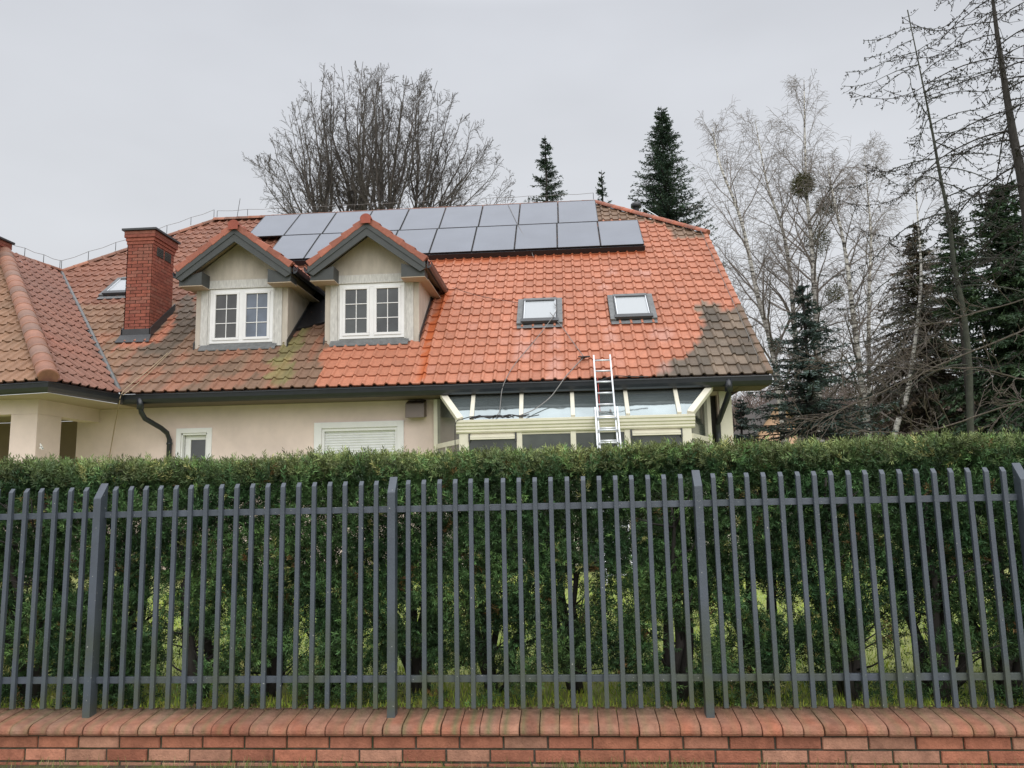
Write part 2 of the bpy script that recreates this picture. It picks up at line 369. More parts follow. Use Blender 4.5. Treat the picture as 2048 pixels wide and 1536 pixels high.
frontY = 5.09+.15*vnoise(np.stack([hx*2.2, hx*0, hz*2.2], 1), 8)+.09*vnoise(np.stack([hx*6, hx*0, hz*6], 1), 9)
frontY += np.clip(hz-1.55, 0, 1)*.12
dep = rng.exponential(.09, NS)
isf = kind < .60; hy[isf] = (frontY+dep)[isf]
ist = (kind >= .60) & (kind < .80); hy[ist] = rng.uniform(5.1, 6.15, ist.sum()); hz[ist] = (topz-rng.exponential(.045, NS))[ist]
isb = (kind >= .80) & (kind < .90); hy[isb] = 6.2-dep[isb]
isi = kind >= .90; hy[isi] = rng.uniform(5.2, 6.1, isi.sum())
hz[isf | isb | isi] = np.minimum(hz, topz)[isf | isb | isi]
# holes: smoothed noise shared through the depth, more of them low down
hole = vnoise(np.stack([hx*5.6, hy*.7, hz*4.8], 1), 21)*.56+vnoise(np.stack([hx*13, hy*1.8, hz*12], 1), 22)*.44
thr = np.interp(hz, [.28, .42, .55, .9, 1.2, 1.5, 1.9], [.54, .525, .475, .385, .26, .11, .0])
keep = hole > thr
low = np.interp(hz, [.22, .34, .45], [.4, .85, 1]); keep &= rng.random(NS) < low
hx, hy, hz, isf, ist, isb, topz_k = [a[keep] for a in (hx, hy, hz, isf, ist, isb, topz)]; n = len(hx)
P = np.stack([hx, hy, hz], 1)
D = rng.normal(size=(n, 3))*.55; D[isf] += (0, -.8, .35); D[ist] += (0, -.15, .9); D[isb] += (0, .8, .3); D[:, 2] += .25
base = np.array([.030, .074, .026]); young = np.array([.13, .225, .070]); yel = np.array([.30, .30, .11]); blue = np.array([.05, .105, .060]); brn = np.array([.17, .10, .04])
g1 = vnoise(P*4, 31)[:, None]; g2 = rng.random((n, 1))
g1 = g1**1.5*(.35+.9*rng.random((n, 1)))
cols = base*(1-g1)+young*g1*1.1+blue*.18
tp = np.clip((hz-(topz_k-.055))/.055, 0, 1)[:, None]*np.clip(.35+1.0*vnoise(P*3, 33), 0, 1)[:, None]
cols = cols*(1-.6*tp)+yel*.6*tp
bl_ = rng.uniform(.34, 1.28, (n, 1)); cols = cols*bl_*(.55+.9*vnoise(P*np.array([7, 4, 7]), 35)[:, None])
cols = np.where(g2 < .012, brn, cols); cols = np.where((g2 > .93), young*1.25, cols)
cols = np.where((g2 > .985), yel, cols)
# every shoot carries five sprigs: side sprigs low on it, a paler tip
D = norm(D); K5 = 5; tt = np.array([.0, .25, .5, .75, 1.0]); sdv = norm(np.cross(D, rng.normal(size=(n, 3)))); sgn = np.array([1, -1, 1, -1, 0])
P5 = P[:, None]+D[:, None]*(tt[None, :, None]-.7)*.13+rng.normal(size=(n, 5, 3))*.008; D5 = D[:, None]+sdv[:, None]*(sgn*.95)[None, :, None]+rng.normal(size=(n, 5, 3))*.15
C5 = cols[:, None]*np.array([.75, .85, .95, 1.1, 1.45])[None, :, None]
V, Fq, Cq = sprigs(P5.reshape(-1, 3), D5.reshape(-1, 3), np.clip(C5.reshape(-1, 3), 0, .5))
ho = fast_mesh('foliage', V, Fq, Cq, 'yew', hd)
# stems of the single yews
xx = HX0+.2; si = 0
while xx < HX1:
    st = MB(); by = 5.6+rng.uniform(-.15, .12)
    for k in range(rng.integers(3, 6)):
        a = rng.uniform(0, 6.28); tip = np.array([xx+math.cos(a)*rng.uniform(.1, .45), by+math.sin(a)*.3, rng.uniform(1.2, 1.75)])
        b0 = np.array([xx+math.cos(a)*.03, by+math.sin(a)*.03, .17]); pts = []
        for t in np.linspace(0, 1, 8):
            p = b0+(tip-b0)*np.array([t**.8, t**.8, t])+rng.normal(size=3)*.018*(0 < t); pts.append(p)
        st.tube(pts, list(np.linspace(rng.uniform(.028, .06), .007, 8)), 6)
        for q in range(9):
            s0 = pts[rng.integers(1, 7)]; dd = np.array([rng.normal(), rng.normal()*.8, rng.uniform(.1, .9)]); dd /= np.linalg.norm(dd)
            l_ = rng.uniform(.18, .42); mid = s0+dd*l_*.5+rng.normal(size=3)*.02
            st.tube([s0, mid, s0+dd*l_+(0, 0, .05)], [.009, .006, .003], 4)
    st.build('trunk', 'bark_dark', hd); xx += rng.uniform(.42, .66); si += 1

# grass: stuff
def grass(name, x0, x1, y0, y1, z, n, h, cols, dens=None, lean=.35, wd=.006):
    x = rng.uniform(x0, x1, n); y = y0+(y1-y0)*rng.random(n)**1.5
    if dens is not None:
        k = rng.random(n) < dens(x, y); x = x[k]; y = y[k]; n = len(x)
    P = np.stack([x, y, np.full(n, z)], 1); D = rng.normal(size=(n, 3))*lean; D[:, 2] = 1; D = norm(D)
    U = norm(np.cross(D, rng.normal(size=(n, 3)))); i = rng.integers(0, len(cols), n)
    V, Fq, Cq = needles_at(P, D, U, rng.uniform(.5, 1.2, n)*h, np.full(n, wd), np.array(cols)[i]*rng.uniform(.8, 1.2, (n, 1)))
    o = fast_mesh(name, V, Fq, Cq, 'grass'); return tag(o, kind='stuff')
gc = [(.36, .50, .07), (.45, .56, .08), (.28, .42, .055), (.55, .55, .11)]
tag(grass('lawn_grass', -6, 5.5, 5.04, 13, .195, 80000, .06, gc), 'short bright green lawn grass behind the hedge', 'grass')
vc = [(.13, .19, .045), (.2, .22, .08), (.11, .15, .04), (.30, .26, .13)]
dn = lambda x, y: np.clip(.05+1.0*(vnoise(np.stack([x*2.2, x*0, x*0], 1), 44) > .42)*np.exp(-((x+.1)/1.6)**2)+.18, 0, 1)
tag(grass('verge_grass', -6, 5.5, 4.60, 4.778, 0, 7000, .075, vc, dn, .3, .0035), 'thin grass and weeds at the foot of the brick wall', 'grass')
n = 9000; x = rng.uniform(-6, 5.5, n); y = 5.0+rng.random(n)**2*.35; P_ = np.stack([x, y, np.where(y < 5.035, .268, .205)+rng.random(n)*.012], 1)
D_ = norm(rng.normal(size=(n, 3))*np.array([1, 1, .35])); U_ = norm(np.cross(D_, rng.normal(size=(n, 3))*.3+np.array([0, 0, 1.]))); lc_ = np.array([(.16, .10, .05), (.24, .17, .09), (.10, .065, .035), (.20, .19, .07)])[rng.integers(0, 4, n)]
V_, F_q, C_q = needles_at(P_, D_, U_, rng.uniform(.010, .032, n), rng.uniform(.004, .016, n), lc_*rng.uniform(.6, 1.3, (n, 1)))
tag(fast_mesh('leaf_litter', V_, F_q, C_q, 'grass'), 'brown dead needles and leaf bits along the back of the coping', 'leaf litter', None, 'stuff')

# ================================================================== HOUSE
PT = R(40); CO, SI = math.cos(PT), math.sin(PT)
ZE, YE = 3.70, 14.5
ZR = 10.04; YR = YE+(ZR-ZE)/SI*CO      # ridge
VR = (ZR-ZE)/SI
WY = 15.2                               # front wall plane
hs_ = empty('house', (-3, WY, .2), 'cream rendered house with a long tiled roof and two gabled dormers', 'house')
nrm = np.array([0, -SI, CO]); O_ = np.array([0, YE, ZE])
def rf(x, y, off=0):
    p = atP(x, y, O_+nrm*off, nrm); return (p[0], (p-O_-nrm*off)@np.array([0, CO, SI]))
TW, TL = .232, .352
def tiles(name, O, ud, vd, u0, u1, v0, v1, colf, clips, parent, tw=TW, tl=TL, shift=0.0, amp=.042, lift=.030):
    ud = np.array(ud, float); ud /= np.linalg.norm(ud); vd = np.array(vd, float); vd /= np.linalg.norm(vd); nn = np.cross(ud, vd)
    if nn[2] < 0: nn = -nn
    O = np.array(O, float)
    T = [0, .05, .11, .18, .25, .31, .36, .42, .96, 1.0]
    H = [.08, .5, .88, 1.0, .88, .5, .10, .0, .0, .06]
    T = np.array(T); H = np.array(H)*amp
    iu = range(int(math.floor(u0/tw))-1, int(math.ceil(u1/tw))+1); iv = range(int(math.floor(v0/tl)), int(math.ceil(v1/tl))+1)
    Vs = []; Cs = []; Fs = []; base_ = 0; K = len(T)
    for j in iv:
        for i in iu:
            uu = (i+T)*tw+shift; dh = rng.uniform(-.003, .003); tl_ = rng.uniform(-.004, .004)
            rows = [(j*tl-.022+tl_, H-.002+dh), (j*tl-.022+tl_, H+lift+dh), (j*tl+tl*.5, H+lift*.52+dh), ((j+1)*tl-.015, H+.001+dh)]
            uc, vc_ = (i+.5)*tw+shift, (j+.5)*tl
            if uc < u0-tw or uc > u1+tw: continue
            if any(a*uc+b2*vc_ > c+.5 for a, b2, c in clips): continue
            rr = rng.random(3)
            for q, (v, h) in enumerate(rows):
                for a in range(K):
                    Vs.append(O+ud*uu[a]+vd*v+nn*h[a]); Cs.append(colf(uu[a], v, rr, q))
            for q in range(3):
                for a in range(K-1):
                    o = base_+q*K+a; Fs.append((o, o+1, o+K+1, o+K))
            base_ += 4*K
    me = bpy.data.meshes.new(name); me.from_pydata([tuple(p) for p in Vs], [], Fs)
    a = me.color_attributes.new('Col', 'FLOAT_COLOR', 'POINT'); a.data.foreach_set('color', np.hstack([np.array(Cs), np.ones((len(Cs), 1))]).astype(np.float32).ravel())
    bm = bmesh.new(); bm.from_mesh(me)
    for (A, B_, C_) in clips:   # keep A*u+B*v <= C
        no = ud*A+vd*B_; co = O+no*(C_/(A*A+B_*B_))
        bmesh.ops.bisect_plane(bm, geom=bm.verts[:]+bm.edges[:]+bm.faces[:], plane_co=Vector(co), plane_no=Vector(no), clear_outer=True)
    for f in bm.faces: f.smooth = True
    bm.to_mesh(me); bm.free()
    me.materials.append(MT['tile']); o = bpy.data.objects.new(name, me); scene.collection.objects.link(o)
    o.parent = parent; o.matrix_parent_inverse = Matrix.Translation(parent.location).inverted()
    try:
        me.set_sharp_from_angle(angle=R(50))
    except Exception: pass
    return o
def halfplane(p, q, inside):
    """clip line through 2D points p,q that keeps 'inside'"""
    d = (q[0]-p[0], q[1]-p[1]); a, b2 = -d[1], d[0]; c = a*p[0]+b2*p[1]
    if a*inside[0]+b2*inside[1] > c: a, b2, c = -a, -b2, -c
    return (a, b2, c)
ORG = np.array([.465, .182, .108]); ORG2 = np.array([.42, .160, .092]); DRT = np.array([.165, .108, .072]); DRK = np.array([.115, .092, .068]); PNK = np.array([.52, .26, .20])
RED = np.array([.30, .105, .065]); GRN = np.array([.19, .19, .07]); SAT = np.array([.47, .115, .035]); PAL = np.array([.55, .30, .24])
def P2(*pts): return [rf(*p) for p in pts]
patchR = P2((1388, 612), (1412, 603), (1440, 612), (1450, 622), (1482, 618), (1560, 765), (1315, 765), (1312, 742), (1340, 722), (1372, 716), (1378, 700), (1400, 690), (1400, 668), (1402, 650))
patchT = P2((1180, 395), (1420, 462), (1425, 478), (1350, 479), (1330, 452), (1290, 443), (1192, 443))
streak = P2((585, 630), (632, 630), (612, 680), (592, 720), (574, 770), (526, 770), (546, 725), (570, 680))
cleanB = [rf(*p) for p in ((720, 560), (665, 675), (655, 694), (636, 725), (648, 734), (645, 748), (636, 768))]
ostr = P2((885, 580), (902, 582), (882, 630), (862, 690), (850, 768), (830, 768), (845, 700), (862, 640))
orow = P2((860, 512), (1290, 492), (1290, 510), (860, 530))
palet = [(rf(*p)) for p in ((1045, 670), (1068, 690), (1112, 668), (1112, 690), (1108, 745), (1222, 660), (1222, 680), (1318, 665), (1335, 665), (1328, 680), (1330, 735), (1110, 730), (1290, 548), (1222, 545), (1212, 575), (1105, 760), (1040, 692), (1046, 714))]
sooty = P2((372, 590), (392, 590), (392, 660), (345, 700), (330, 720), (250, 690), (300, 690), (340, 640))
lclean = P2((346, 628), (352, 640), (320, 690), (240, 696), (222, 710), (230, 700), (246, 684), (300, 684))
rowV = lambda u: u
cbv = np.array([c[1] for c in cleanB])[::-1]; cbu = np.array([c[0] for c in cleanB])[::-1]
_h = {}
def _hh(i, j, s):
    k_ = (i, j, s)
    if k_ not in _h:
        x = (i*73856093) ^ (j*19349663) ^ (s*2654435761); x = ((x ^ (x >> 13))*1274126177) & 0x7fffffff; _h[k_] = (x % 100003)/100003.0
    return _h[k_]
def nzc(u, v, s, k):
    u *= k; v *= k; i = math.floor(u); j = math.floor(v); f = u-i; g = v-j; f = f*f*(3-2*f); g = g*g*(3-2*g)
    return (_hh(i, j, s)*(1-f)+_hh(i+1, j, s)*f)*(1-g)+(_hh(i, j+1, s)*(1-f)+_hh(i+1, j+1, s)*f)*g
_cache = {}
def main_col(u, v, rr, q):
    n1 = nzc(u, v, 61, 1.1); n2 = nzc(u, v, 62, 5.0)
    lim = np.interp(v, cbv, cbu)+(n2-.5)*.10
    if u > lim:
        c = ORG*(.87+.24*rr[0]); c = c*(1-.25*rr[1]*(rr[1] > .7))+ORG2*.25*rr[1]*(rr[1] > .7)
        c = c*(1-.16*n1)+np.array([.50, .21, .125])*.16*n1; c = c*(1-.10*(n2 > .62))
        if rr[2] > .955: c = c*.75+PNK*.25
        if v > 6.1 and inpoly(u, v, patchT): c = DRT*1.25*(.85+.3*n2)
        du = (n2-.5)*.14
        if inpoly(u+du, v+du, patchR): c = (DRK*(.6+.4*rr[0])+DRT*.45*rr[1])*(.85+.35*n2)*1.12
        if inpoly(u+du*.4, v, ostr): c = SAT*.95
        if v > 5.6 and inpoly(u, v+du*2, orow): c = c*.5+SAT*.5
        for a, b2 in palet:
            if abs(u-a) < .13 and abs(v-b2) < .17: c = c*.45+PAL*.55; break
        # soot that ran down below the roof windows
    else:
        # unwashed part: brown lichen film, with columns where the washing lance cut through
        colr = nzc(u+v*.0, v*.35, 63, 4.2)
        d = np.clip(.92-.42*(colr > .60)*(v < 2.6)+.25*(n1-.5), .1, 1)
        if v > 3.2: d = np.clip(.75+.3*n1, 0, 1)
        film = DRT*1.15 if u > -9.3 else DRT*np.array([1.4, 1.3, 1.2])
        if v > 4.2: film = RED*.50+DRT*.50
        top = (ORG*.80 if v < 3.2 else RED*1.1)*(.9+.2*rr[0])
        c = top*(1-d)+film*d*(.85+.3*rr[1])
        if inpoly(u+(n2-.5)*.12, v, sooty): c = DRK*.8+c*.15
        if inpoly(u, v, lclean): c = ORG*.85
        if inpoly(u+(n2-.5)*.2, v, streak) and rr[2] > .15: c = GRN*(.5+.4*n2)+c*.35
    if q == 0: c = c*np.array([.55, .42, .40])  # shadow under each tile lip, painted dark red at the riser foot
    return tuple(np.clip(c, .02, 1)*(.93+.14*n2))
XR = 3.80; HL = rf(122, 546); RL = (-10.60, VR); RRt = (1.05, VR); RK = (XR, rf(1412, 468)[1]); VB = (-8.79, 0.0)
mid = (-3, 4)
clips = [(0, 1, VR), (1, 0, XR), halfplane(RRt, RK, mid), halfplane(RL, HL, mid), halfplane(HL, VB, mid)]
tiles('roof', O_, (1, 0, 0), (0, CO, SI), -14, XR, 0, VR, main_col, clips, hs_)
# dark underlay so no light leaks + rear roof planes, ends and walls
def pt(u, v, off=0.0): return O_+np.array([u, 0, 0])+np.array([0, CO, SI])*v+nrm*off
b = MB(); lo = -.03
poly = [pt(*VB, lo), pt(XR-.02, 0, lo), pt(RK[0]-.02, RK[1], lo), pt(*RRt, lo), pt(*RL, lo), pt(*HL, lo)]
b.add(poly, [tuple(range(6))])
YB = 2*YR-YE
b.add([(XR-.02, YB, ZE-.03), pt(RK[0]-.02, RK[1], lo), pt(*RRt, lo), pt(*RL, lo), (-16.9, YB, ZE-.03)], [(0, 1, 2, 3, 4)])
rk = pt(RK[0]-.02, RK[1], lo); rkb = np.array([rk[0], 2*YR-rk[1], rk[2]])
b.v[5+1+0] if False else None
b.add([rk, rkb, pt(*RRt, lo)], [(0, 1, 2)])
b.add([pt(XR-.02, 0, lo), rk, rkb, (XR-.02, YB, ZE-.03)], [(0, 1, 2, 3)])
b.build('roof_underlay', 'far_roof', hs_)
# wing roof
K_ = np.array([-8.93, 12.57, ZE]); Vv = np.array([VB[0], YE, ZE]); Jj = pt(*HL); Ap = np.array([-13.86, 17.60, Jj[2]])
Lf = np.array([-14.2, 13.45, ZE])
def plane_tiles(name, A, B_, Cpt, polyP, colf, extra=0):
    """eave A->B, plane through Cpt, clipped by polygon"""
    u = (B_-A)/np.linalg.norm(B_-A); n_ = np.cross(u, Cpt-A); n_ /= np.linalg.norm(n_)
    if n_[2] < 0: n_ = -n_
    v = np.cross(n_, u)
    if v[2] < 0: v = -v
    P_ = [((p-A)@u, (p-A)@v) for p in polyP]; ce = (sum(p[0] for p in P_)/len(P_), sum(p[1] for p in P_)/len(P_))
    cl_ = [halfplane(P_[i], P_[(i+1) % len(P_)], ce) for i in range(len(P_)) if not (abs(P_[i][1]) < .05 and abs(P_[(i+1) % len(P_)][1]) < .05)]
    us = [p[0] for p in P_]; vs = [p[1] for p in P_]
    return tiles(name, A, u, v, min(us), max(us), 0, max(vs), colf, cl_, hs_)
def wing_e(u, v, rr, q):
    n1 = nzc(u, v, 71, 1.3); n2 = nzc(u, v, 72, 5); c = np.array([.27, .115, .078])*(.9+.2*rr[0]); d = np.array([.21, .125, .095])
    c = c*(1-.6*n1)+d*.6*n1; c = c*(1-.3*(v > 3.5))+np.array([.20, .10, .08])*.3*(v > 3.5)
    return tuple(c*(.9+.2*n2)*(.5 if q == 0 else 1))  # darker riser foot paints the shadow below the lip
def wing_f(u, v, rr, q):
    n1 = nzc(u, v, 73, 1.3); n2 = nzc(u, v, 74, 5); c = np.array([.30, .165, .10])*(.88+.24*rr[0]); d = np.array([.20, .135, .085])
    c = c*(1-.7*n1)+d*.7*n1; return tuple(c*(.9+.2*n2)*(.5 if q == 0 else 1))  # lip shadow painted into the riser foot here too
plane_tiles('roof', K_, Vv, Jj, [K_, Vv, Jj, Ap], wing_e)
LA = Ap+np.array([-1.2, .1, 0])
plane_tiles('roof', Lf, K_, Ap, [Lf, K_, Ap, LA], wing_f)
dn_ = np.array([0, 0, -.05])
MB().add([K_+dn_, Vv+dn_, Jj+dn_, Ap+dn_, Lf+dn_, LA+dn_, Ap+dn_+(-2, 6, 0), Lf+dn_+(-2, 5, 0)], [(0, 1, 2, 3), (4, 0, 3, 5), (3, 2, 6), (5, 3, 6, 7)]).build('roof_underlay', 'far_roof', hs_)

def caps(p0, p1, r, step, up, cols, name='ridge_cap', endcap=True):
    """overlapping half-round ridge tiles"""
    p0 = np.array(p0, float); p1 = np.array(p1, float); d = p1-p0; Ln = np.linalg.norm(d); d /= Ln; up = np.array(up, float); s = np.cross(d, up); s /= np.linalg.norm(s); u = np.cross(s, d)
    b = MB(); n = max(1, int(Ln/step)); N = 10
    for i in range(n):
        a = p0+d*(Ln*i/n-.03); e2 = p0+d*(Ln*(i+1)/n+.01); vs = []; c = np.array(cols[rng.integers(len(cols))])*rng.uniform(.88, 1.12); r0, r1 = r*1.03, r*.97
        for (pp, rr_) in ((a, r0*.86), (a, r0), (a+d*.06, r0), (a+d*.06, r0*.97), (e2, r1)):
            for k in range(N+1):
                t = math.pi*k/N; vs.append(pp+s*math.cos(t)*rr_+u*(math.sin(t)*rr_*.9-.02))
        fs = [(q*(N+1)+k, q*(N+1)+k+1, (q+1)*(N+1)+k+1, (q+1)*(N+1)+k) for q in range(4) for k in range(N)]
        if i == 0 and endcap:
            vs += [a+s*r*.86-u*.09, a-s*r*.86-u*.09]; ci = len(vs); b.add(vs[:N+1]+[vs[ci-2], vs[ci-1]], [(N+1,)+tuple(range(N+1))+(N+2,)], tuple(c*.8), False)
        b.add(vs, fs, tuple(c), True)
    return b.build(name, 'tile', hs_)
CB = [(.26, .115, .075), (.30, .13, .08), (.22, .11, .075), (.34, .15, .095)]
CO_ = [(.42, .14, .08), (.36, .13, .08), (.30, .12, .08)]
caps(pt(RL[0]+.02, VR, .03), pt(RRt[0], VR, .03), .125, .36, (0, 0, 1), CB)
caps(pt(RK[0]+.05, RK[1]-.03, .05), pt(*RRt, .04), .115, .34, (.3, -.3, 1), CO_)
caps(pt(*HL, .02), pt(*RL, .03), .10, .36, (-.3, -.3, 1), CB)
caps(Ap+(0, 0, .05), Jj+(0, 0, .05), .10, .36, (0, 0, 1), CB)
caps(K_+np.array([.02, -.03, .06]), Ap+(0, 0, .07), .17, .40, (.2, -.2, 1), [(.34, .16, .105), (.30, .15, .10), (.26, .15, .11)])
MB().tube([Vv+(0, -.02, .055), Vv+(Jj-Vv)*.5+(0, 0, .055), Jj+(0, 0, .05)], .045, 6).build('valley_flashing', 'lead', hs_)
# rake edge tiles (right gable side)
b = MB()
for j in range(int(RK[1]/TL)+1):
    v0, v1 = j*TL-.02, min((j+1)*TL, RK[1])
    c = (DRT*1.0 if v0 < 2.6 else ORG*.9)*rng.uniform(.9, 1.1)
    o = len(b.v); b.hexa([pt(XR-.05, v0, .0), pt(XR+.055, v0, .0), pt(XR+.055, v0, .075), pt(XR-.05, v0, .08),
                          pt(XR-.05, v1, -.02), pt(XR+.055, v1, -.02), pt(XR+.055, v1, .045), pt(XR-.05, v1, .05)])
    b.c[o:] = [tuple(c)]*8
b.build('verge_tiles', 'tile', hs_, .012)
b = MB(); b.prism([pt(XR-.04, .02, -.02), pt(XR-.04, RK[1], -.02), pt(XR-.04, RK[1], -.2), pt(XR-.04, .02, -.2)], (0, 0, 0), (.05, 0, 0)); b.build('bargeboard', 'gutter', hs_)

# walls with openings (front plane Y=WY)
def wall_xz(b, x0, x1, z0, z1, Y, holes, depth):
    xs_ = sorted({x0, x1, *[h[0] for h in holes], *[h[1] for h in holes]}); zs_ = sorted({z0, z1, *[h[2] for h in holes], *[h[3] for h in holes]})
    for i in range(len(xs_)-1):
        for j in range(len(zs_)-1):
            cx, cz = (xs_[i]+xs_[i+1])/2, (zs_[j]+zs_[j+1])/2
            if any(h[0] < cx < h[1] and h[2] < cz < h[3] for h in holes): continue
            b.add([(xs_[i], Y, zs_[j]), (xs_[i+1], Y, zs_[j]), (xs_[i+1], Y, zs_[j+1]), (xs_[i], Y, zs_[j+1])], [(0, 1, 2, 3)])
    for h in holes:
        a, c, d, e2 = h
        b.add([(a, Y, d), (c, Y, d), (c, Y, e2), (a, Y, e2), (a, Y+depth, d), (c, Y+depth, d), (c, Y+depth, e2), (a, Y+depth, e2)],
              [(0, 4, 5, 1), (1, 5, 6, 2), (2, 6, 7, 3), (3, 7, 4, 0)])
b = MB()
H1 = (-7.86, -7.31, 1.6, 2.93); H2 = (-4.93, -3.38, 1.5, 2.95); HC = (-2.42, 2.95, .2, 3.40)
wall_xz(b, -10.10, 3.22, .15, 3.50, WY, [H1, H2, HC], .16)
b.add([(3.22, WY, .15), (3.22, YB-.7, .15), (3.22, YB-.7, 3.5), (3.22, YR, 8.6), (3.22, WY, 3.5)], [(0, 1, 2, 3, 4)])
b.add([(-17, YB-.7, .15), (3.22, YB-.7, .15), (3.22, YB-.7, 3.5), (-17, YB-.7, 3.5)], [(0, 1, 2, 3)])
b.add([(-10.10, WY, .15), (-10.10, 17.2, .15), (-10.10, 17.2, 3.5), (-10.10, WY, 3.5)], [(0, 1, 2, 3)])
b.build('wall', 'render', hs_)
MB().box((-10.0, WY+.18, .3), (3.1, WY+.22, 3.45)).build('interior', 'dark_in', hs_)
# porch (recess at the left): back wall, pillar, beams
b = MB(); b.box((-16, 17.2, .15), (-10.1, 17.3, 3.46)); b.build('wall', 'porch', hs_)
b = MB(); b.box((-11.9, 17.1, .2), (-10.75, 17.19, 2.45)); b.build('door', 'trim', hs_)
b = MB(); b.box((-10.13, 13.32, .15), (-9.62, 14.0, 3.2)); b.build('pillar', 'render', hs_, .01)
b = MB(); b.box((-15.5, 13.32, 3.2), (-9.62, 13.62, 3.47)); b.box((-9.92, 13.622, 3.2), (-9.62, WY-.003, 3.47)); b.build('beam', 'render', hs_)
b = MB(); b.box((-14.2, 13.32, .15), (-13.7, 14.0, 3.2)); b.build('pillar', 'render', hs_, .01)
# soffits
b = MB(); b.box((-8.85, YE+.03, 3.475), (3.25, WY+.3, 3.50)); b.build('soffit', 'soffit_dark', hs_)  # browner than the wing soffit: shade under the eaves put into the colour
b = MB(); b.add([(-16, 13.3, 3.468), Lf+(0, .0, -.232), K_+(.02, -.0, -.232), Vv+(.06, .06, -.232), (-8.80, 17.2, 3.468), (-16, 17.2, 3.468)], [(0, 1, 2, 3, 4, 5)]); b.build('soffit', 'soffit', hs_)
# gutters: fascia board + gutter profile swept
def gutter(pts, name='gutter', sc=1.0, outn=None):
    prof = [(0, 0), (0, -.19), (-.06, -.20), (-.10, -.17), (-.135, -.115), (-.145, -.045), (-.158, -.04), (-.158, -.025), (-.135, -.025), (-.12, -.06), (-.10, -.11), (-.03, -.13), (-.015, 0)]
    prof = [(a*sc, c*sc) for a, c in prof]; k = len(prof); b = MB(); vs = []
    for i, p in enumerate(pts):
        p = np.array(p, float)
        ds = []
        if i > 0: d = np.array(pts[i])-np.array(pts[i-1]); ds.append(d/np.linalg.norm(d))
        if i < len(pts)-1: d = np.array(pts[i+1])-np.array(pts[i]); ds.append(d/np.linalg.norm(d))
        ns = [np.array([-d[1], d[0], 0]) for d in ds]; nn_ = sum(ns); nn_ = nn_/np.linalg.norm(nn_); nn_ = nn_/max(.5, nn_@ns[0])
        for (a, c) in prof: vs.append(p+nn_*a*1.0+np.array([0, 0, c]))
    fs = [(i*k+j, i*k+(j+1) % k, (i+1)*k+(j+1) % k, (i+1)*k+j) for i in range(len(pts)-1) for j in range(k)]
    fs += [tuple(range(k)), tuple(range((len(pts)-1)*k, len(pts)*k))[::-1]]
    b.add(vs, fs); return b
gutter([Lf+(0, .04, -.03), K_+(-.03, .04, -.03), Vv+(0.03, .03, -.03), (XR+.02, YE+.03, ZE-.03)]).build('gutter', 'gutter', hs_)
MB().box((3.255, YE+.035, 3.47), (XR+.0, WY+.1, 3.66)).build('eaves_box', 'soffit_dark', hs_)
# downpipes
def pipe(pts, r): return MB().tube(pts, r, 12)
pb = pipe([(-8.33, YE-.05, 3.56), (-8.33, YE-.05, 3.40), (-8.32, YE-.02, 3.30), (-8.30, YE+.08, 3.19), (-8.12, YE+.38, 3.02), (-8.07, YE+.52, 2.93), (-8.06, WY-.09, 2.80), (-8.06, WY-.09, .3)], .05)
pb.tube([(-8.33, YE-.05, 3.58), (-8.33, YE-.05, 3.36)], .068, 12)
for z in (2.72, 1.2): pb.tube([(-8.06, WY-.09, z-.02), (-8.06, WY-.09, z+.02)], .06, 12)
pb.build('downpipe', 'brown_box' if False else 'gutter', hs_)
pb = pipe([(3.03, YE-.05, 3.56), (3.03, YE-.05, 3.42), (3.03, YE-.03, 3.34), (3.0, YE+.1, 3.20), (2.93, WY-.16, 2.88), (2.92, WY-.10, 2.80), (2.92, WY-.09, 2.6), (2.92, WY-.09, .3)], .052)
pb.tube([(3.03, YE-.05, 3.60), (3.03, YE-.05, 3.37)], .075, 12)
pb.build('downpipe', 'gutter', hs_)

# ---- windows in the wall
wn = MB(); 
for a, c, d, e2 in ((H1[0]-.10, H1[0], 1.55, H1[3]+.10), (H1[1], H1[1]+.10, 1.55, H1[3]+.10), (H1[0], H1[1], H1[3], H1[3]+.10)):
    wn.box((a, WY-.03, d), (c, WY+.002, e2))
wo = wn.build('window', 'white', hs_, .004)
b = MB(); Y = WY+.10
for a, c, d, e2 in ((H1[0], H1[0]+.03, 1.6, H1[3]), (H1[1]-.03, H1[1], 1.6, H1[3]), (H1[0], H1[1], H1[3]-.04, H1[3])):
    b.box((a, WY-.002, d), (c, Y, e2))
for a, c, d, e2 in ((H1[0]+.03, H1[0]+.15, 1.6, H1[3]-.04), (H1[1]-.09, H1[1]-.03, 1.6, H1[3]-.04), (H1[0]+.15, H1[1]-.09, H1[3]-.13, H1[3]-.04)):
    b.box((a, Y+.01, d), (c, Y+.05, e2))
b.build('window_frame', 'white', wo, .004)
MB().box((H1[0]+.03, Y+.03, 1.6), (H1[1]-.03, Y+.035, H1[3]-.1)).build('pane', 'glass', wo)
wn = MB()
for a, c, d, e2 in ((H2[0]-.15, H2[0], 1.4, H2[3]+.12), (H2[1], H2[1]+.13, 1.4, H2[3]+.12), (H2[0], H2[1], H2[3], H2[3]+.12)):
    wn.box((a, WY-.04, d), (c, WY+.002, e2))
wo = wn.build('window', 'white', hs_, .004)
b = MB(); b.box((H2[0], WY, 1.5), (H2[0]+.05, WY+.12, H2[3])); b.box((H2[1]-.05, WY, 1.5), (H2[1], WY+.12, H2[3])); b.box((H2[0]+.05, WY, H2[3]-.06), (H2[1]-.05, WY+.12, H2[3])); b.build('window_frame', 'white', wo, .003)
b = MB(); z = 1.5
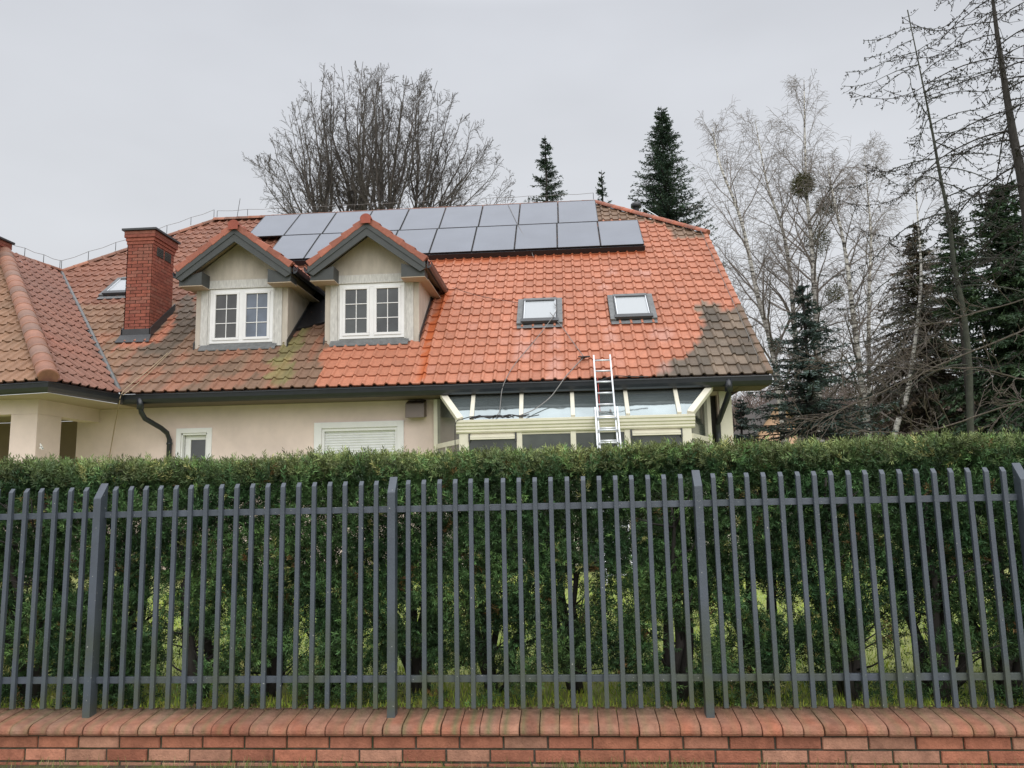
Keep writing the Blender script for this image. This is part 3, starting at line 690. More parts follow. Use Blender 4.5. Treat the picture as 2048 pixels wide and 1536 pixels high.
while z < H2[3]-.06:
    zt = min(z+.052, H2[3]-.06)
    b.add([(x_, y_, z_) for x_ in (H2[0]+.05, H2[1]-.05) for (y_, z_) in ((WY+.085, z), (WY+.068, z+.012), (WY+.065, z+.028), (WY+.07, z+.043), (WY+.085, zt))],
          [(i, i+1, i+6, i+5) for i in range(4)]); z += .052
b.build('roller_shutter', 'shutter', wo)

# ---- chimneys
def chimney(x0, x1, y0, y1, ztop, zb, side_vents=True, cols=None, slope=True):
    root = MB().box((x0+.012, y0+.012, zb-1.2), (x1-.012, y1-.012, ztop-.05)).build('chimney', 'mortar_dark', hs_)
    b = MB(); cb = [(.27, .088, .060), (.30, .096, .064), (.245, .078, .055), (.27, .105, .075)]; z = zb-.6; r = 0
    while z < ztop-.34:
        for face in range(4):
            L_ = (x1-x0) if face % 2 == 0 else (y1-y0); s = -.13 if r % 2 else 0
            while s < L_:
                a, c = max(s, 0), min(s+.25, L_)
                if c-a > .03:
                    col = tuple(np.array(cb[rng.integers(4)])*rng.uniform(.9, 1.1)); p = .004
                    if face == 0: b.box((x0+a, y0, z), (x0+c-.008, y0+.02, z+.066), col)
                    if face == 1: b.box((x1-.02, y0+a, z), (x1, y0+c-.008, z+.066), col)
                    if face == 2: b.box((x0+a, y1-.02, z), (x0+c-.008, y1, z+.066), col)
                    if face == 3: b.box((x0, y0+a, z), (x0+.02, y0+c-.008, z+.066), col)
                s += .26
        z += .0765; r += 1
    # corbelled head
    for k, ex in enumerate((.012, .03, .055, .055)):
        zz = z+k*.0765
        b.box((x0-ex, y0-ex, zz), (x1+ex, y1+ex, zz+.070), tuple(np.array(cb[k % 4])*1.0))
    b.build('brickwork', 'brick', root)
    zt = z+4*.0765
    MB().box((x0-.10, y0-.10, zt), (x1+.10, y1+.10, zt+.05)).build('chimney_cap', 'steel', root, .005)
    if side_vents:
        for k in range(2):
            yy = y0+.16+k*.34
            g = MB(); g.box((x1-.01, yy, z-.24), (x1+.012, yy+.27, z-.03)); 
            for q in range(5): g.box((x1+.012, yy+.015, z-.225+q*.04), (x1+.02, yy+.255, z-.21+q*.04))
            g.build('vent_grille', 'vent', root)
    if slope:
        f = lambda yy: ZE+(yy-YE)/CO*SI
        g = MB(); g.box((x0-.04, y0-.03, f(y0)-.05), (x1+.035, y0-.006, f(y0)+.24))
        g.hexa([(x0-.09, y0-.17, f(y0-.17)+.05), (x1+.09, y0-.17, f(y0-.17)+.05), (x1+.05, y0-.03, f(y0)+.09), (x0-.05, y0-.03, f(y0)+.09),
                (x0-.09, y0-.17, f(y0-.17)+.065), (x1+.09, y0-.17, f(y0-.17)+.065), (x1+.05, y0-.03, f(y0)+.105), (x0-.05, y0-.03, f(y0)+.105)])
        for xx_, sg in ((x1+.006, 1), (x0-.006, -1)):
            g.prism([(xx_, y0-.03, f(y0)-.05), (xx_, y1+.1, f(y1+.1)-.05), (xx_, y1+.1, f(y1+.1)+.2), (xx_, y0-.03, f(y0)+.24)], (0, 0, 0), (.02*sg, 0, 0))
        g.build('flashing', 'steel', root)
    return root
chimney(-9.83, -9.22, 16.22, 17.15, 7.66, 5.2)
chimney(-14.75, -13.88, 16.75, 17.75, 8.02, 6.9, True, None, False)

# ---- roof windows
def roofwin(xc, v0, v1, wd, litglass='blind', k=1.0):
    def q(u, v, o): return pt(xc+u, v, o)
    def slab(b, u0, u1, va, vb, o0, o1):
        b.hexa([q(u0, va, o0), q(u1, va, o0), q(u1, vb, o0), q(u0, vb, o0), q(u0, va, o1), q(u1, va, o1), q(u1, vb, o1), q(u0, vb, o1)])
    h = wd/2; b = MB()
    slab(b, -h-.02, h+.02, v0-.16, v0-.02, .045, .055)
    slab(b, -h-.03, -h+.09, v0-.02, v1+.02, .03, .10); slab(b, h-.09, h+.03, v0-.02, v1+.02, .03, .10)
    slab(b, -h+.09, h-.09, v1-.08, v1+.02, .03, .115)
    root = b.build('roof_window', 'lead', hs_, .006)
    b = MB(); slab(b, -h+.06, h-.06, v0+.0, v0+.14, .06, .135); slab(b, -h+.091, -h+.115, v0+.14, v1-.081, .06, .125); slab(b, h-.115, h-.091, v0+.14, v1-.081, .06, .125)
    slab(b, -h+.091, h-.091, v1-.13, v1-.081, .06, .128); b.build('sash', 'steel', root, .004)
    for a_ in (-h+.118, h-.135): b = MB(); slab(b, a_, a_+.017, v0+.142, v1-.132, .1, .128); b.build('bead', 'alu', root)
    b = MB(); slab(b, -h+.115, h-.115, v0+.14, v1-.13, .085, .10); b.build('pane', MT['skyglass'], root)
    return root
sg = bpy.data.materials.new('skyglass'); sg.use_nodes = True; bb = sg.node_tree.nodes['Principled BSDF']
bb.inputs['Base Color'].default_value = (.40, .425, .44, 1); bb.inputs['Roughness'].default_value = .25; bb.inputs['Coat Weight'].default_value = .1; bb.inputs['Coat Roughness'].default_value = .03
MT['skyglass'] = sg
roofwin(-.51, 2.20, 3.34, .93); roofwin(1.50, 2.24, 3.38, .93); roofwin(-11.05, 4.55, 5.55, .95)

# ---- dormers
def dormer(xc, gright):
    hw = 1.02; ho_ = 1.245; yw, yf = 15.80, 15.36; zt = 7.31; zs = 6.38; tilt = math.atan2(zt-zs, ho_)
    fz = lambda yy: ZE+(yy-YE)/CO*SI
    yb = YE+(zt-ZE)/SI*CO+.2
    za = zt-.10
    gz = lambda x: za-abs(x-xc)*math.tan(tilt)
    b = MB()     # masonry: gable front with opening, cheeks
    wx0, wx1, wz0, wz1 = xc-.70, xc+.70, 4.93, 6.05
    zb0 = fz(yw)-.1
    def quad(*p): b.add(p, [tuple(range(len(p)))])
    quad((xc-hw, yw, zb0), (wx0, yw, zb0), (wx0, yw, wz1), (xc-hw, yw, wz1)); quad((wx1, yw, zb0), (xc+hw, yw, zb0), (xc+hw, yw, wz1), (wx1, yw, wz1))
    quad((wx0, yw, zb0), (wx1, yw, zb0), (wx1, yw, wz0), (wx0, yw, wz0))
    quad((xc-hw, yw, wz1), (xc+hw, yw, wz1), (xc+hw, yw, gz(xc+hw)), (xc, yw, za), (xc-hw, yw, gz(xc-hw)))
    for s in (-1, 1):
        xx_ = xc+s*hw; quad((xx_, yw, zb0), (xx_, yw+2.6, fz(yw+2.6)-.1), (xx_, yw+2.6, gz(xx_)), (xx_, yw, gz(xx_)))
    root = b.build('dormer', 'plaster_grey', hs_)
    # trim boards round the window
    b = MB()
    b.box((xc-.90, yw-.03, fz(yw)+.02), (xc-.745, yw-.002, 6.29)); b.box((xc+.745, yw-.03, fz(yw)+.02), (xc+.90, yw-.002, 6.29)); b.box((xc-.745, yw-.03, 6.14), (xc+.745, yw-.002, 6.29))
    b.box((xc-.74, yw-.045, 6.10), (xc+.74, yw-.002, 6.138)); b.box((xc-.74, yw-.02, 4.85), (xc-.70, yw-.001, 6.098)); b.box((xc+.70, yw-.02, 4.85), (xc+.74, yw-.001, 6.098))
    b.build('window_surround', 'trim', root, .004)
    b = MB(); y0, y1 = yw-.012, yw+.06
    b.box((wx0, y0, 4.90), (wx1, y1, 4.965)); b.box((wx0, y0, 6.025), (wx1, y1, 6.095)); b.box((wx0, y0, 4.966), (wx0+.07, y1, 6.024)); b.box((wx1-.07, y0, 4.966), (wx1, y1, 6.024)); b.box((xc-.05, y0, 4.966), (xc+.05, y1, 6.024))
    for a, c in ((wx0+.07, xc-.05), (xc+.05, wx1-.07)):
        ya, yb_ = yw-.03, yw+.02
        b.box((a, ya, 4.966), (c, yb_, 5.02)); b.box((a, ya, 5.975), (c, yb_, 6.024)); b.box((a, ya, 5.021), (a+.055, yb_, 5.974)); b.box((c-.055, ya, 5.021), (c, yb_, 5.974))
        m_ = (a+c)/2; b.box((m_-.009, yw-.008, 5.021), (m_+.009, yw+.004, 5.974))
        for k in (1, 2): zz = 5.02+.955*k/3; b.box((a+.055, yw-.010, zz-.009), (c-.055, yw+.002, zz+.009))
    b.build('window_frame', 'white', root, .003)
    for i, (a, c) in enumerate(((wx0+.07, xc-.05), (xc+.05, wx1-.07))):
        MB().box((a+.04, yw+.006, 5.0), (c-.04, yw+.012, 6.0)).build('pane', ('glass_blue' if (i == 1 and not gright) else 'glass') if i == 1 or gright else 'leaded', root)
    MB().hexa([(xc-.88, yw-.14, fz(yw-.14)+.05), (xc+.80, yw-.14, fz(yw-.14)+.05), (xc+.80, yw-.0, 4.86), (xc-.88, yw, 4.86), (xc-.88, yw-.14, fz(yw-.14)+.075), (xc+.80, yw-.14, fz(yw-.14)+.075), (xc+.80, yw, 4.895), (xc-.88, yw, 4.895)]).build('sill', 'lead', root)
    # step flashing down the cheeks
    for s in (-1, 1):
        b = MB(); xx_ = xc+s*(hw+.004); b.prism([(xx_, yw-.05, fz(yw-.05)-.02), (xx_, yw+2.3, fz(yw+2.3)-.02), (xx_, yw+2.3, fz(yw+2.3)+.14), (xx_, yw-.05, fz(yw-.05)+.17)], (0, 0, 0), (.014*s, 0, 0))
        b.build('flashing', 'steel', root)
    # roof planes
    tdx, tdz = math.cos(tilt), math.sin(tilt)
    for s in (-1, 1):
        A = np.array([xc+s*ho_, yf-.02, zs+.06]); vd = np.array([-s*tdx, 0, tdz]); ln = ho_/tdx; ud = np.array([0, 1, 0.])
        # clip against main roof: point (u=y offset, v) below plane  z < fz(y)
        k = SI/CO
        # z = A.z + v*tdz ; y = A.y+u ; keep z > fz(y)-.05  ->  k*u - tdz*v < A.z - fz(A.y)+.05
        cl_ = [(k, -tdz, A[2]-fz(A[1])+.10), (0, 1, ln), (-1, 0, 0)]
        def dc(u, v, rr, q):
            n2 = nzc(u+xc, v, 80+s, 5); c = np.array([.34, .125, .08])*(.85+.3*rr[0]); return tuple(c*(.85+.3*n2)*(.5 if q == 0 else 1))  # riser foot carries a painted joint shadow
        o = tiles('dormer_roof', A, ud, vd, 0, 4.4, 0, ln, dc, cl_, root, shift=.0)
        b = MB()
        lo_ = -.04; nn_ = np.array([s*tdz, 0, tdx])
        vmax = lambda v: (A[2]-fz(A[1])+.12+tdz*v)/k
        b.prism([A+nn_*lo_, A+ud*vmax(0)+nn_*lo_, A+ud*vmax(ln)+vd*ln+nn_*lo_, A+vd*ln+nn_*lo_], nn_*0, nn_*-.05); b.build('dormer_roof_deck', 'soffit', root)
        # verge tiles on the front edge
        b = MB(); m_ = 5
        for j in range(m_):
            v0, v1 = ln*j/m_-.01, ln*(j+1)/m_+.01; c = np.array([.34, .12, .08])*rng.uniform(.8, 1.2); o0 = len(b.v)
            y_a, y_b = yf-.065, yf+.12; h0, h1 = .078, .040
            b.hexa([A+vd*v0+nn_*-.075+(0, y_a-A[1], 0), A+vd*v0+nn_*-.075+(0, y_a-A[1]+.03, 0), A+vd*v0+nn_*h0+(0, y_b-A[1], 0), A+vd*v0+nn_*h0+(0, y_a-A[1], 0),
                    A+vd*v1+nn_*-.06+(0, y_a-A[1], 0), A+vd*v1+nn_*-.06+(0, y_a-A[1]+.03, 0), A+vd*v1+nn_*h1+(0, y_b-A[1], 0), A+vd*v1+nn_*h1+(0, y_a-A[1], 0)])
            b.c[o0:] = [tuple(c)]*8
        b.build('verge_tile', 'tile', root, .01)
        # fascia: two lapped boards following the rake
        b = MB(); down = np.array([0, 0, -1.0])
        p0 = A+np.array([-s*.0, 0, -.055]); p1 = A+vd*ln+np.array([0, 0, -.055])
        b.prism([p0, p1, p1+down*.14, p0+down*.14], (0, -.035-.0, 0), (0, .03, 0))
        q0 = p0+down*.1405+np.array([-s*.0, 0, 0]); q1 = p1+down*.1405
        b.prism([q0, q1, q1+down*.17, q0+vd*.14+down*.145-np.array([0, 0, 0])], (0, -.018, 0), (0, .03, 0))
        b.build('fascia_board', 'fascia', root)
        # boxed return under the verge and side soffit
        b = MB(); q_ = lambda a, z: (xc+s*a, yf+.031, z)
        b.prism([q_(ho_-.03, 6.10), q_(hw-.30, 6.10), q_(hw-.30, 6.39), q_(ho_-.03, 6.24)], (0, 0, 0), (0, yw-.034-yf-.031, 0)); b.build('eaves_return', 'fascia', root)
        b = MB(); xa, xb = sorted((xc+s*(hw+.002), xc+s*(ho_-.02)))
        b.box((xa, yw-.03, 6.12), (xb, yw+1.9, 6.14)); xa, xb = sorted((xc+s*(hw-.31), xc+s*(ho_-.02))); b.box((xa, yf+.035, 6.08), (xb, yw-.031, 6.098)); b.build('soffit', 'soffit', root)
        # side gutter
        g = MB(); xg = xc+s*(ho_+.02); prof = [(0, .03), (0, -.12), (.05*s, -.125), (.09*s, -.09), (.105*s, .01), (.09*s, .012), (.08*s, -.06), (.03*s, -.09), (.02*s, .03)]
        yend = YE+(6.30-ZE)/SI*CO+.05; vs = [(xg+a, yy, zs+c+.01) for yy in (yf+.035, yend) for a, c in prof]; k_ = len(prof)
        g.add(vs, [(j, (j+1) % k_, (j+1) % k_+k_, j+k_) for j in range(k_)]+[tuple(range(k_)), tuple(range(k_, 2*k_))[::-1]]); g.build('gutter', 'gutter', root)
    # ridge caps
    b = MB(); N = 10; n_ = 9; y_s = yf-.10; y_e = YE+(zt+.05-ZE)/SI*CO+.1
    for i in range(n_):
        a, c_ = y_s+(y_e-y_s)*i/n_-.02, y_s+(y_e-y_s)*(i+1)/n_; col = tuple(np.array([.33, .085, .055])*rng.uniform(.85, 1.15)); vs = []
        for (yy, r) in ((a, .105), (a, .125), (a+.05, .125), (a+.05, .12), (c_, .108)):
            for k_ in range(N+1): t = math.pi*k_/N; vs.append((xc+math.cos(t)*r, yy, zt+.06+math.sin(t)*r*.95-.03))
        fs = [(q*(N+1)+k_, q*(N+1)+k_+1, (q+1)*(N+1)+k_+1, (q+1)*(N+1)+k_) for q in range(4) for k_ in range(N)]
        if i == 0: vs += [(xc+.105, a, zt-.06), (xc-.105, a, zt-.06)]; m_ = len(vs); fs.append((m_-2,)+tuple(range(N+1))+(m_-1,))
        b.add(vs, fs, col, False)
    b.build('ridge_cap', 'tile', root)
dormer(-6.93, False); dormer(-4.07, True)
b = MB(); b.prism([pt(-5.88, 2.35, .02), pt(-5.12, 2.75, .02), pt(-5.12, 4.6, .02), pt(-5.88, 4.6, .02)], (0, 0, 0), nrm*.05); b.build('valley_flashing', 'black', hs_)  # black sheet; its colour also supplies the deep shade between the dormers

# ================================================================== CONSERVATORY
YC = 13.75
cn = empty('conservatory', (0, YC, .2), 'cream framed glass conservatory with sloping glass roof under the gutter', 'conservatory')
fl, fr = atY(919, 868, YC)[0], atY(1384, 862, YC)[0]; zb = 2.66; zt_ = 2.90
YT, ZT = 14.62, 3.475
tl_, tr_ = -2.36, 2.72
# glass panes of the sloping roof
rx = [atY(x, 830, YC)[0] for x in (943, 1042, 1146, 1256, 1359)]
up_ = np.array([0, -(ZT-zt_), (YT-YC)]); up_ = up_/np.linalg.norm(up_)
edges_b = [fl]+rx+[fr]; tx = [tl_]+[x+.03*(i-2) for i, x in enumerate(rx)]+[tr_]
for i in range(6):
    a0, a1 = edges_b[i], edges_b[i+1]
    MB().prism([(a0, YC, zt_), (a1, YC, zt_), (tx[i+1], YT, ZT), (tx[i], YT, ZT)], (0, 0, 0), -up_*.02).build('roof_pane', 'glass_cons', cn)
for i, x in enumerate(rx):
    MB().bar((x, YC, zt_+.02), (tx[i+1], YT, ZT+.0), .075, .06, up_).build('rafter', 'cream', cn, .006)
MB().bar((fl+.02, YC-.02, zt_+.01), (tl_, YT, ZT+.0), .12, .10, up_).build('rafter', 'cream', cn, .008)
MB().bar((fr-.02, YC-.02, zt_+.01), (tr_, YT, ZT+.0), .12, .10, up_).build('rafter', 'cream', cn, .008)
# moulded gutter beam
prof = [(0.05, .0), (-.05, .0), (-.07, .03), (-.06, .06), (-.085, .075), (-.085, .115), (-.11, .13), (-.11, .18), (-.13, .19), (-.13, .235), (-.10, .235), (-.09, .2), (.05, .2)]
b = MB(); k = len(prof); vs = [(x_, YC+p[0], zb+p[1]) for x_ in (fl-.05, fr+.05) for p in prof]
b.add(vs, [(j, (j+1) % k, (j+1) % k+k, j+k) for j in range(k)]+[tuple(range(k)), tuple(range(k, 2*k))[::-1]]); b.build('gutter', 'cream', cn, .004)
# front posts, panes, shutter boxes
px = [(atY(a, 900, YC)[0], atY(c, 900, YC)[0]) for a, c in ((919, 938), (1034, 1045), (1142, 1153), (1250, 1262), (1366, 1385))]
for a, c in px: MB().box((a, YC-.03, .3), (c, YC+.045, zb-.002)).build('post', 'cream', cn, .006)
for i in range(4):
    a, c = px[i][1], px[i+1][0]
    MB().box((a, YC+.01, .3), (c, YC+.022, zb-.003)).build('pane', 'glass_dull', cn)
    MB().box((a, YC-.01, zb-.04), (c, YC+.03, zb-.003)).build('window_frame', 'cream', cn)
    if i in (0, 3):
        b = MB(); b.box((a+.03, YC-.075, zb-.085), (c-.03, YC-.012, zb-.042)); b.box((a+.03, YC-.085, zb-.118), (c-.03, YC-.012, zb-.090)); b.build('blind_box', 'cream', cn, .003)
        b = MB(); b.box((a+.002, YC-.06, zb-.16), (a+.028, YC-.012, zb-.01)); b.box((c-.028, YC-.06, zb-.16), (c-.002, YC-.012, zb-.01)); b.build('blind_bracket', 'steel', cn)
# angled side walls
for s, xf, xh in ((-1, fl, -2.62), (1, fr, 2.78)):
    yh = WY-.02; xt = tl_ if s < 0 else tr_
    A = np.array([xf, YC+.03, 0]); B_ = np.array([xh, yh, 0]); d = (B_-A)
    def q(t, z): p = A+d*t; return np.array([p[0], p[1], z])
    t1 = .60
    b = MB(); b.add([q(.02, .3), q(1, .3), q(1, 3.47), q(t1, 3.47), q(.02, zt_-.03)], [(0, 1, 2, 3, 4)]); b.build('pane', 'glass_dull', cn)
    b = MB(); b.bar(q(0, 2.52), q(1, 2.52), .05, .09); b.bar(q(.5, .3), q(.5, 2.47), .05, .05, (0, 1, 0)); b.bar(q(.94, .3), q(.94, 3.46), .08, .14, (0, 1, 0)); b.build('window_frame', 'cream', cn)
b = MB(); b.box((2.98, WY-.05, .3), (3.215, WY-.003, 3.47)); b.build('corner_board', 'cream', cn, .005)

# ================================================================== SOLAR PANELS
def ordn(i): return ['first', 'second', 'third', 'fourth', 'fifth', 'sixth', 'seventh', 'eighth', 'ninth'][i]
PW, PG = 1.083, .020; offp = .18
for row, (xr, v0) in enumerate(((2.10, 6.06), (1.035, 7.83))):
    for i in range(9):      # i from the left
        x1 = xr-(8-i)*(PW+PG); x0 = x1-PW; v1 = v0+1.745
        pe = empty('solar_panel', pt((x0+x1)/2, v0, 0), 'black framed solar panel, %s from the left in the %s row on the roof' % (ordn(i), 'upper' if row else 'lower'), 'solar panel', 'solar panels on the tiled roof')
        if row == 0 and i == 8: pe['label'] = 'rightmost solar panel of the lower row, jutting out past the upper row'
        if row == 1 and i == 8: pe['label'] = 'rightmost solar panel of the upper row, just below the ridge'
        if row == 1 and i == 0: pe['label'] = 'leftmost solar panel of the upper row, near the left dormer ridge'
        if row == 0 and i == 0: pe['label'] = 'leftmost solar panel of the lower row, partly hidden by the left dormer'
        jt = rng.uniform(-.003, .003)
        def q(u, v, o): return pt(u, v, o+jt)
        def slab(b, a, c, d, e2, o0, o1): b.hexa([q(a, d, o0), q(c, d, o0), q(c, e2, o0), q(a, e2, o0), q(a, d, o1), q(c, d, o1), q(c, e2, o1), q(a, e2, o1)])
        b = MB(); t = .014
        slab(b, x0, x1, v0, v0+t, offp, offp+.035); slab(b, x0, x1, v1-t, v1, offp, offp+.035); slab(b, x0, x0+t, v0+t, v1-t, offp, offp+.035); slab(b, x1-t, x1, v0+t, v1-t, offp, offp+.035)
        b.build('frame', 'black', pe)
        b = MB(); slab(b, x0+t, x1-t, v0+t, v1-t, offp+.01, offp+.031); b.build('panel_glass', 'glass_panel', pe)
mr_ = empty('mounting_rails', pt(-3, 6.0, 0), 'black rails and clips that carry the solar panels above the tiles, the lowest added as their black shadow band', 'mounting rail')
for v in (6.02, 6.35, 7.5, 8.1, 9.25):  # lowest one is a black skirt standing for the shadow under the panels
    b = MB(); xa, xb = (-7.83, 2.12) if v < 7.6 else (-8.93, 1.05)
    b.hexa([pt(xa, v-.02, .05), pt(xb, v-.02, .05), pt(xb, v+.02, .05), pt(xa, v+.02, .05), pt(xa, v-.02, offp-.002), pt(xb, v-.02, offp-.002), pt(xb, v+.02, offp-.002), pt(xa, v+.02, offp-.002)]); b.build('rail', 'black', mr_)

# ================================================================== LADDER
ld = empty('ladder', (.7, 10.8, .2), 'aluminium extension ladder leaning on the roof gutter', 'ladder')
def lp(z): return 14.30-(3.80-z)*.72
def lad(x0, x1, z0, z1, off, rz, name='stile'):
    for xx_ in (x0, x1): MB().bar((xx_, lp(z0)-off, z0), (xx_, lp(z1)-off, z1), .028, .06, (0, -1, .7)).build('stile', 'alu', ld, .003)
    z = rz
    while z < z1-.05:
        if z > z0+.05: MB().tube([(x0, lp(z)-off, z), (x1, lp(z)-off, z)], .017, 8).build('rung', 'alu', ld)
        z += .228
lad(.555, .865, 1.3, 4.14, 0, 1.5+.03)
lad(.515, .905, .2, 3.05, .07, .35)

# ================================================================== SMALL THINGS ON THE HOUSE
vb = MB(); a = atY(811, 807, WY-.3); xa, xb = -3.17, -2.79
vb.hexa([(xa, WY-.28, 3.09), (xb, WY-.28, 3.09), (xb, WY-.002, 3.13), (xa, WY-.002, 3.13), (xa, WY-.26, 3.38), (xb, WY-.26, 3.38), (xb, WY-.002, 3.47), (xa, WY-.002, 3.47)])
tag(vb.build('vent_hood', 'brown_box', None, .012), 'brown metal vent hood fixed high on the wall left of the conservatory', 'vent hood')
em = MB(); p = atY(84, 893, 13.31)
em.bar(p+(-.035, -.004, .05), p+(.03, -.004, -.05), .02, .008, (0, 1, 0)); em.bar(p+(-.04, -.004, -.03), p+(.005, -.004, .0), .02, .008, (0, 1, 0)); em.bar(p+(-.01, -.004, -.045), p+(.03, -.004, -.03), .02, .008, (0, 1, 0))
tag(em.build('wall_ornament', 'white'), 'small white ornament fixed to the porch pillar', 'ornament')

def wire(name, pts, r, m, label, cat='cable', group=None, sub=6, n=5):
    P_ = [np.array(p, float) for p in pts]; out_ = []
    for i in range(len(P_)-1):
        a = P_[max(i-1, 0)]; b_ = P_[i]; c = P_[i+1]; d = P_[min(i+2, len(P_)-1)]
        for t in np.linspace(0, 1, sub, endpoint=False):
            out_.append(.5*((2*b_)+(-a+c)*t+(2*a-5*b_+4*c-d)*t*t+(-a+3*b_-3*c+d)*t**3))
    out_.append(P_[-1]); return tag(MB().tube(out_, r, n).build(name, m), label, cat, group)
def rr3(x, y, o=.07): return atP(x, y, O_+nrm*o, nrm)
wire('cable', [rr3(1016, 409, .22), rr3(1036, 450, .22), rr3(1058, 490, .18), rr3(1067, 515, .08)], .007, 'cable_grey', 'thin grey cable crossing the solar panels down to the tiles')
wire('cable', [rr3(905, 575), rr3(960, 592), rr3(1045, 607)], .006, 'cable', 'thin dark wire from the right dormer to the left roof window')
wire('cable', [rr3(1108, 606, .16), rr3(1112, 622, .16), rr3(1090, 655, .16), rr3(1062, 690), rr3(1030, 728), rr3(1012, 758), atY(1004, 780, 14.3), atY(1001, 805, 14.2), atY(998, 825, 13.9), atY(985, 838, 13.72)], .008, 'cable_grey', 'grey cable hanging from the left roof window over the gutter')
wire('cable', [rr3(1100, 625, .16), rr3(1125, 655), rr3(1150, 690), rr3(1168, 714)], .008, 'cable_grey', 'thin grey cable from the roof window to the black plug')
wire('cable', [rr3(1168, 714), rr3(1148, 735), rr3(1130, 755), atY(1118, 772, 14.3), atY(1100, 795, 14.2), atY(1070, 818, 13.95), atY(1040, 831, 13.72)], .010, 'cable_grey', 'grey cable hanging from the black plug to the conservatory gutter')
b = MB(); c0 = rr3(1170, 714, .09)
for k in range(5): 
    d = rng.normal(size=3)*.09; d[2] *= .3; b.tube([c0, c0+d], [.022, .014], 6)
tag(b.build('cable_plug', 'cable'), 'black plug and cable ends lying on the tiles beside the ladder top', 'plug')
b = MB(); ztop = zb+.245
for k in range(7):
    x0_ = rng.uniform(-1.9, -1.6); x1_ = rng.uniform(-1.1, -.4); pts = []
    for t in np.linspace(0, 1, 9): pts.append((x0_+(x1_-x0_)*t, YC-.10+rng.uniform(0, .12), ztop+.01+.05*math.sin(t*math.pi*rng.uniform(1, 3))**2+rng.uniform(0, .02)))
    b.tube(pts, .009, 5)
tag(b.build('cable_bundle', 'cable'), 'tangle of black cables lying on the conservatory gutter', 'cable')
wire('cable', [(-1.86, YC-.1, ztop), (-1.97, YC-.16, ztop-.06), (-1.99, YC-.13, 2.4), (-1.97, YC-.12, 1.2), (-1.9, YC-.1, .3)], .008, 'cable', 'black cable hanging down the left corner of the conservatory')
wire('cable', [(.66, 14.2, 3.62), (.9, 14.27, 3.70), (1.2, 14.3, 3.69), (1.55, 14.33, 3.68)], .009, 'cable', 'dark cable lying along the gutter right of the ladder')
b = MB(); b.tube([(.6, lp(3.65)+.05, 3.68), (.605, lp(3.4)+.05, 3.43), (.60, lp(3.2)+.05, 3.22), (.605, lp(3.0)+.05, 3.0)], .006, 6)
tag(b.build('ladder_strap', 'red'), 'red strap hanging beside the left stile of the ladder', 'strap')
wire('rope', [rr3(335, 706), rr3(300, 738), rr3(262, 768), atY(243, 788, 14.3), atY(238, 810, 14.35), atY(228, 860, 14.9), atY(217, 925, 15.15)], .010, 'rope', 'tan conductor cable hanging over the gutter at the roof valley')
wire('rope', [rr3(345, 700), rr3(292, 752), rr3(262, 778), atY(246, 790, 14.3)], .008, 'rope', 'second tan cable running down the tiles above the valley gutter')
# lightning conductor
lc = empty('lightning_conductor', pt(-4, VR, .1), 'thin wire on short holders along the main ridge and roof edges', 'lightning conductor')
def conductor(a, b_, n, h, seg=1):
    a = np.array(a); b_ = np.array(b_); prev = None
    for i in range(n+1):
        p = a+(b_-a)*i/n; MB().tube([p, p+(0, 0, h)], .008, 5).build('holder', 'cable', lc)
    MB().tube([a+(b_-a)*t+(0, 0, h*(1-.12*math.sin(t*n*math.pi)**2)) for t in np.linspace(0, 1, n*4+1)], .006, 4).build('conductor_wire', 'cable_grey', lc)
conductor(pt(-10.5, VR, .14), pt(1.0, VR, .14), 12, .20)
conductor(pt(*HL, .1), pt(-10.6, VR, .14), 6, .24)
conductor(Ap+(0, 0, .1), Jj+(0, 0, .1), 3, .24)
conductor(pt(3.66, .3, .05), pt(3.66, RK[1]-.2, .06), 8, .13)
MB().tube([pt(-9.88, VR, .1), pt(-9.85, VR, .1)+(0.05, 0, .6)], .008, 5).build('air_rod', 'cable', lc)
b = MB(); g0 = atY(1283, 440, 23.2); g1 = atY(1284, 414, 23.2); g2 = atY(1334, 438, 23.2)
b.tube([g0-(0, 0, .3), g1], .016, 6); b.tube([g1, g2-(0, 0, .1)], .016, 6); b.tube([g1+(0, .5, 0), g1], .016, 6); b.tube([g0+(0, .5, -.3), g1+(0, .5, 0)], .016, 6); b.tube([g1+(0, .5, 0), g2+(0, .5, -.1)], .016, 6)
b.tube([(g2[0], g2[1], g2[2]-.1), (g2[0], g2[1]+.5, g2[2]-.1)], .016, 6)
tag(b.build('roof_frame', 'alu'), 'small metal frame standing behind the right hip of the roof', 'metal frame')
b = MB(); g = atY(1272, 412, 24.0); b.tube([g-(0, 0, 1.0), g-(0, 0, .05)], .10, 10); b.tube([g-(0, 0, .05), g+(0, 0, .06), g+(0, 0, .12)], [.17, .17, .08], 10)
tag(b.build('vent_stack', 'steel'), 'dark round vent stack poking up behind the roof hip', 'vent')

